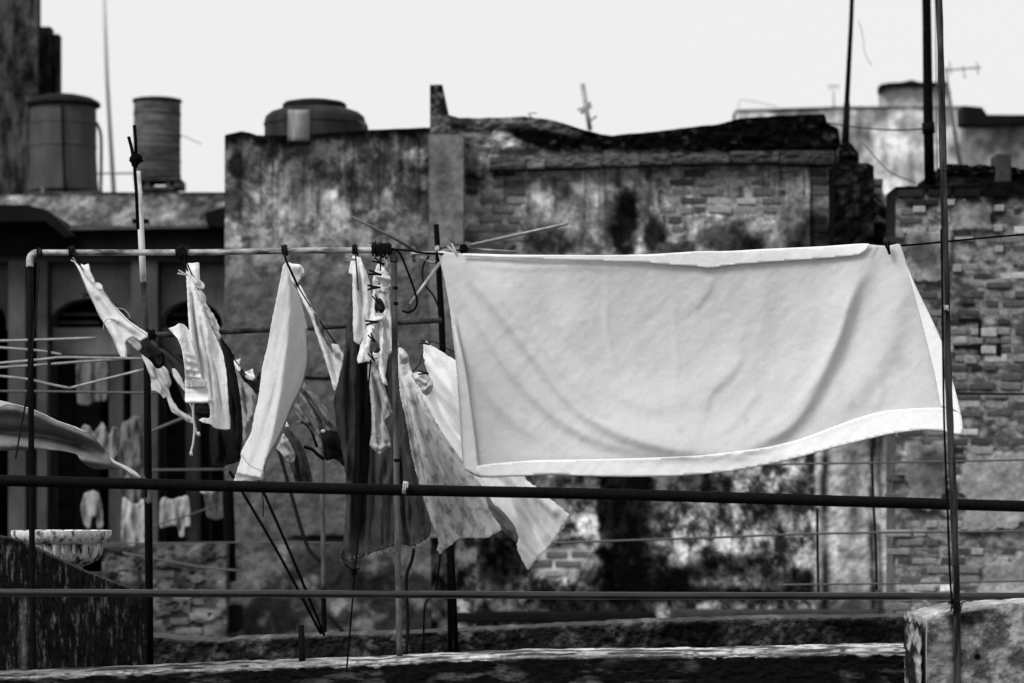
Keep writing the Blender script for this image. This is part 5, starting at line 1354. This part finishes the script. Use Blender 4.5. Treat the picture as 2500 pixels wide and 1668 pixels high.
# pale shirt near the right end of the bar
wash('pale_shirt', [(861, 625), (872, 627), (880, 629), (884, 640), (894, 664), (901, 686), (905, 712), (908, 740), (908, 773), (900, 795), (894, 812), (884, 832), (876, 842), (870, 838), (864, 832), (862, 800), (862, 750), (861, 700), (861, 672), (852, 667), (854, 650), (857, 638)],
     fold(12.75, 880, 730, -0.013, -0.012, [([(866, 640), (872, 740), (872, 830)], 7, .03), ([(882, 650), (896, 720), (898, 790)], 7, .026), ([(876, 660), (884, 760)], 5, -.022)], .015, 85, 8, 7, 61), 'cloth', .80, 'pale shirt hanging from the bar left of the row of pegs', 'shirt', 3.5)
# ruffled white blouse behind the row of pegs
rb = wash('ruffled_blouse', [(926, 628), (934, 622), (944, 619), (944, 636), (946, 652), (938, 656), (948, 668), (955, 684), (955, 698), (948, 702), (951, 714), (949, 728), (953, 756), (956, 778), (961, 798), (966, 820), (972, 843), (960, 856), (948, 866), (944, 890), (940, 918), (945, 942), (938, 940), (930, 925), (926, 905), (922, 888), (912, 884), (902, 883), (888, 884), (875, 888), (873, 874), (880, 846), (888, 826), (898, 796), (903, 778), (908, 740), (910, 700), (911, 680), (916, 660), (922, 644)],
     fold(12.62, 920, 740, -0.013, -0.018, [([(938, 660), (942, 760), (955, 840)], 8, .030), ([(918, 690), (912, 790), (890, 870)], 8, .026), ([(926, 740), (922, 860)], 6, -.03), ([(930, 680), (950, 690)], 6, .03), ([(925, 708), (948, 714)], 4, .024), ([(932, 790), (936, 900)], 5, .02)], .028, 85, 7, 5, 62), 'cloth', .82, 'ruffled white blouse hung by a row of pegs beside the grey post', 'blouse', 3.5, .003, 1.0, 6)
for k, (pl, dd_) in enumerate([([(924, 622), (934, 620), (943, 619), (944, 640), (946, 654), (930, 650), (922, 640)], 12.56), ([(917, 664), (934, 662), (948, 668), (956, 684), (955, 696), (940, 690), (925, 690), (918, 682)], 12.54), ([(920, 698), (934, 696), (948, 704), (950, 716), (938, 712), (926, 716), (918, 708)], 12.56), ([(910, 778), (922, 766), (936, 766), (941, 778), (938, 788), (926, 786), (915, 796), (912, 812), (906, 800)], 12.58)]):
    cloth('ruffle', pl, fold(dd_, 930, pl[0][1], 0, 0, [([(pl[0][0], pl[0][1] + 6), (pl[3][0] - 4, pl[3][1])], 5, .03)], .03, 20, 6, 3, 70 + k), M['cloth'], .82, rb, 3, .003, .8, k)
for (x, y, l_) in ((926, 742, 'upper'), (914, 842, 'lower')):
    wash('dark_sock', [(x - 8, y - 12), (x + 2, y - 14), (x + 12, y), (x + 14, y + 14), (x + 6, y + 24), (x - 2, y + 16), (x - 6, y + 22), (x - 12, y + 10)], fold(12.52, x, y, 0, 0, [([(x - 6, y - 8), (x + 6, y + 18)], 6, .03)], .03, 70, 7, 3, int(x)), 'dark_cloth', .02 if l_ == 'upper' else .07, ('black' if l_ == 'upper' else 'grey') + ' sock clipped between ruffles, ' + l_ + ' one of the two', 'sock', 3)
wash('white_cup', [(906, 866), (918, 862), (930, 864), (926, 874), (912, 878), (902, 880)], fold(12.5, 915, 870, 0.000, 0.000, (), .02, 10, 8, 3, 81), 'cloth', .8, 'small white cuff pinned lowest in the row of pegs', 'cloth', 3)
wash('grey_camisole', [(898, 888), (906, 892), (915, 890), (924, 906), (932, 926), (940, 950), (948, 976), (955, 1000), (958, 1008), (946, 1020), (939, 1030), (946, 1052), (952, 1074), (954, 1094), (942, 1094), (936, 1102), (926, 1110), (912, 1098), (903, 1087), (908, 1056), (908, 1012), (904, 960), (898, 925)],
     fold(12.6, 925, 980, -0.007, -0.018, [([(902, 900), (914, 980), (920, 1090)], 7, .034), ([(918, 905), (940, 970), (952, 1004)], 6, .034), ([(912, 920), (928, 1000)], 5, -.03), ([(930, 1030), (948, 1085)], 7, .03), ([(908, 1085), (926, 1095), (950, 1085)], 5, .02)], .03, 80, 7, 6, 82), 'cloth', .42, 'grey-white camisole twisted in front of the dark trousers', 'camisole', 3.5)
# dark trousers/blanket
kd = fold(12.95, 900, 1000, -0.010, -0.018, [([(858, 740), (866, 900), (864, 1100), (848, 1340)], 7, .045), ([(850, 800), (836, 940), (846, 1100), (846, 1200)], 9, .05), ([(885, 880), (892, 1100), (880, 1360)], 20, -.09), ([(935, 1040), (935, 1200), (930, 1340)], 34, .05), ([(968, 900), (985, 1050), (1010, 1200), (1030, 1300)], 9, .05), ([(976, 1100), (985, 1250), (992, 1310)], 6, -.05)], .04, 88, 13, 7, 91)
bl = wash('dark_blanket', [(861, 700), (866, 712), (872, 830), (884, 836), (892, 880), (935, 900), (952, 866), (968, 858), (974, 950), (988, 1014), (1002, 1097), (1020, 1179), (1040, 1240), (1052, 1280), (1048, 1310), (1030, 1322), (1010, 1334), (990, 1330), (962, 1332), (938, 1340), (912, 1348), (888, 1360), (862, 1367), (846, 1366), (830, 1364), (838, 1330), (841, 1298), (845, 1250), (846, 1206), (844, 1160), (841, 1133), (832, 1080), (820, 1030), (815, 975), (824, 942), (834, 900), (840, 868), (846, 801), (856, 731)], kd, 'dark_cloth', .040, 'dark grey frayed blanket hanging behind the pegged blouse', 'blanket', 4.5, .004, 1.2, 9)
g = []
for k in range(90):
    t_ = random.random()
    x, y = [(np.interp(t_, [0, .35, .7, 1], [831, 912, 1010, 1048])), (np.interp(t_, [0, .35, .7, 1], [1365, 1349, 1335, 1311]))]
    d_ = float(kd(np.array(x), np.array(y)))
    g.append(tube_geo([W(x, y - 2, d_), W(x + random.uniform(-4, 4), y + random.uniform(3, 9), d_)], .0009, 4))
v, f = join(g)
tag(mk('fringe', v, f, M['thread'], bl), kind='stuff')
wash('black_strip', [(872, 838), (884, 836), (894, 878), (904, 892), (905, 960), (904, 1050), (899, 1150), (892, 1240), (880, 1300), (870, 1290), (868, 1180), (870, 1050), (872, 940)], fold(12.86, 885, 1000, 0, 0, [([(876, 850), (878, 1050), (874, 1280)], 5, .03)], .02, 88, 8, 7, 92), 'dark_cloth', .004, 'black strip hanging in front of the dark blanket', 'cloth', 4)  # separate near-black panel over the dark band of the blanket
# faded printed sheet
pd_ = fold(13.3, 1080, 1100, -0.013, -0.030, [([(980, 880), (1010, 1020), (1060, 1200), (1090, 1340)], 12, .05), ([(990, 880), (1060, 1050), (1130, 1200), (1180, 1310)], 14, .05), ([(1000, 920), (1080, 1080), (1160, 1200), (1215, 1290)], 8, .03), ([(985, 890), (1040, 1060), (1110, 1230), (1130, 1315)], 9, -.04), ([(978, 900), (1010, 1080), (1050, 1250)], 8, -.04)], .024, 62, 10, 9, 101)
wash('printed_sheet', [(972, 850), (984, 858), (994, 866), (997, 880), (1004, 905), (1012, 930), (1028, 966), (1045, 1000), (1084, 1064), (1112, 1104), (1139, 1142), (1176, 1188), (1186, 1214), (1194, 1243), (1210, 1268), (1226, 1294), (1206, 1304), (1185, 1314), (1150, 1314), (1120, 1317), (1102, 1332), (1088, 1340), (1075, 1352), (1066, 1344), (1070, 1324), (1068, 1306), (1056, 1284), (1042, 1240), (1029, 1197), (1016, 1150), (1002, 1101), (990, 1030), (976, 960)], pd_, 'print', .62, 'pale printed sheet with faded flower pattern blowing left of the large sheet', 'sheet', 4.5, .003, 1.6, 10)
wash('grey_cloth', [(1182, 1200), (1196, 1216), (1206, 1232), (1222, 1244), (1240, 1264), (1258, 1289), (1264, 1326), (1246, 1312), (1228, 1296), (1206, 1262), (1192, 1238)], fold(13.75, 1225, 1260, -0.007, -0.030, [([(1195, 1220), (1255, 1310)], 12, .03)], .02, 50, 12, 5, 102), 'dark_cloth', .14, 'grey cloth between the printed sheet and white sheet corner', 'cloth', 4)
wash('white_sheet', [(1035, 836), (1042, 834), (1050, 842), (1110, 880), (1180, 960), (1250, 1090), (1281, 1166), (1310, 1190), (1340, 1215), (1368, 1238), (1391, 1259), (1378, 1278), (1366, 1300), (1345, 1330), (1324, 1352), (1304, 1371), (1297, 1384), (1290, 1392), (1282, 1380), (1272, 1362), (1264, 1340), (1262, 1326), (1268, 1312), (1256, 1298), (1258, 1289), (1240, 1264), (1221, 1244), (1198, 1226), (1176, 1188), (1139, 1142), (1084, 1064), (1045, 1000), (1016, 940), (1030, 935), (1050, 925), (1040, 900), (1034, 865)],
     fold(13.95, 1200, 1100, -0.010, -0.024, [([(1045, 850), (1120, 960), (1230, 1130), (1330, 1300)], 26, .06), ([(1060, 880), (1150, 1060), (1240, 1210), (1290, 1370)], 16, .05), ([(1040, 930), (1100, 1040), (1200, 1170)], 12, -.05), ([(1190, 1140), (1280, 1240), (1320, 1330)], 12, -.04), ([(1290, 1190), (1370, 1262)], 12, .03)], .02, 52, 12, 9, 103), 'cloth', .84, 'bright white sheet with ragged corner streaming behind the printed sheet', 'sheet', 5, .003, 1.4, 11)
wash('rolled_cloth', [(1008, 912), (1022, 908), (1040, 914), (1052, 924), (1058, 942), (1052, 958), (1042, 966), (1030, 958), (1022, 942), (1012, 928)], fold(13.7, 1035, 938, 0.000, 0.000, [([(1015, 916), (1045, 940)], 9, .05), ([(1035, 955), (1054, 936)], 6, .04)], .03, 40, 9, 3, 104), 'cloth', .66, 'small rolled white bundle on the line left of the large sheet', 'cloth', 3.5)
wash('folded_corner', [(973, 850), (984, 852), (996, 868), (997, 884), (986, 890), (976, 884)], fold(13.2, 985, 870, 0.000, 0.000, [([(976, 858), (992, 880)], 7, .03)], .02, 50, 8, 3, 105), 'cloth', .7, 'pale folded cloth corner right against the grey post', 'cloth', 3.5)

# grey sheet blowing in from the left
gd = fold(12.9, 180, 1080, -0.020, -0.012, [([(-40, 990), (60, 1005), (150, 1040), (240, 1085), (270, 1115)], 15, .09), ([(-40, 1055), (80, 1060), (180, 1080), (250, 1100)], 16, -.10), ([(-40, 1085), (100, 1090), (200, 1120), (300, 1140)], 14, .06)], .02, 20, 20, 6, 111)
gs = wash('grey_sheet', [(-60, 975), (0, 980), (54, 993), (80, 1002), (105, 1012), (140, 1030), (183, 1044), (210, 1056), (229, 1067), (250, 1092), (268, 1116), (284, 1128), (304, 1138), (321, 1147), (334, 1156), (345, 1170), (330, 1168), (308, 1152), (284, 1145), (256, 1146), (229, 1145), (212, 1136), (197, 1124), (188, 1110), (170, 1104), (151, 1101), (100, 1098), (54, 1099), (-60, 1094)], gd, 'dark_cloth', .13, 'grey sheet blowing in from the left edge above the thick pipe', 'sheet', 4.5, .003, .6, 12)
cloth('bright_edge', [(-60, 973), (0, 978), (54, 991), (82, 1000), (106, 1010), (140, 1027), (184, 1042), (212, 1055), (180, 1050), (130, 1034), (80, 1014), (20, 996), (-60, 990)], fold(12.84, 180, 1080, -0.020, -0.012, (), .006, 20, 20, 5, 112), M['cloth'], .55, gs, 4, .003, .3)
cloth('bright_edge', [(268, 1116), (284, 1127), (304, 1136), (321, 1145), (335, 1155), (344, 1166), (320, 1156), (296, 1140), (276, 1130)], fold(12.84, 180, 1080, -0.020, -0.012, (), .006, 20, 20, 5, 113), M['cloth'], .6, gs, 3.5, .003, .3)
tube('tail', pxline([(345, 1160, 12.9), (356, 1180, 12.9), (366, 1200, 12.9), (364, 1226, 12.9), (360, 1215, 12.9)]), .012, M['greycord'], gs, 8)
cloth('shaded_underside', [(-60, 1062), (60, 1064), (150, 1076), (210, 1090), (252, 1096), (264, 1112), (248, 1128), (236, 1116), (190, 1104), (120, 1092), (-60, 1086)], fold(12.98, 150, 1080, -0.020, -0.012, (), .01, 15, 20, 5, 114), M['dark_cloth'], .05, gs, 4.5, .003, .3)  # shadow beneath the upper fold, put in as darker cloth

# ---- pegs
for (x, y, a, l_, m, lb) in ((925, 640, 28, 30, 'black', 'topmost black peg in the row beside the grey post'), (916, 668, 12, 32, 'black', 'second peg from the top in the row beside the grey post'), (913, 702, 0, 32, 'black', 'third peg from the top in the row beside the grey post'),
                            (919, 732, 60, 26, 'cord', 'fourth peg from the top, upright above the black sock'), (908, 787, -6, 32, 'cord', 'fifth peg from the top, level in the row'), (909, 826, 55, 26, 'black', 'sixth peg from the top, above the grey sock'), (908, 872, 60, 26, 'black', 'lowest peg in the row beside the grey post')):
    peg(x, y, 12.44, a, l_, lb, M[m])
peg(186, 640, 12.66, 40, 26, 'pale peg gripping the tip of the white vest', M['pegpale'])
peg(213, 720, 12.95, -12, 22, 'dark peg sticking out left of the white vest', M['cord'])
peg(447, 668, 12.72, 20, 26, 'pale peg at the top of the white trousers', M['pegpale'])
peg(857, 633, 12.55, 10, 26, 'pale peg on the pale shirt under the top bar', M['pegpale'])
peg(2168, 606, 12.84, 75, 32, 'black peg near the right top corner of the large sheet', M['black'])
peg(1108, 612, 12.86, 55, 36, 'pale peg at the left top corner of the large sheet', M['pegpale'])
peg(1038, 838, 13.9, 20, 24, 'dark peg at the peak of the bright white sheet', M['cord'])
peg(1034, 911, 13.65, 5, 26, 'dark peg across the small rolled white bundle', M['cord'])
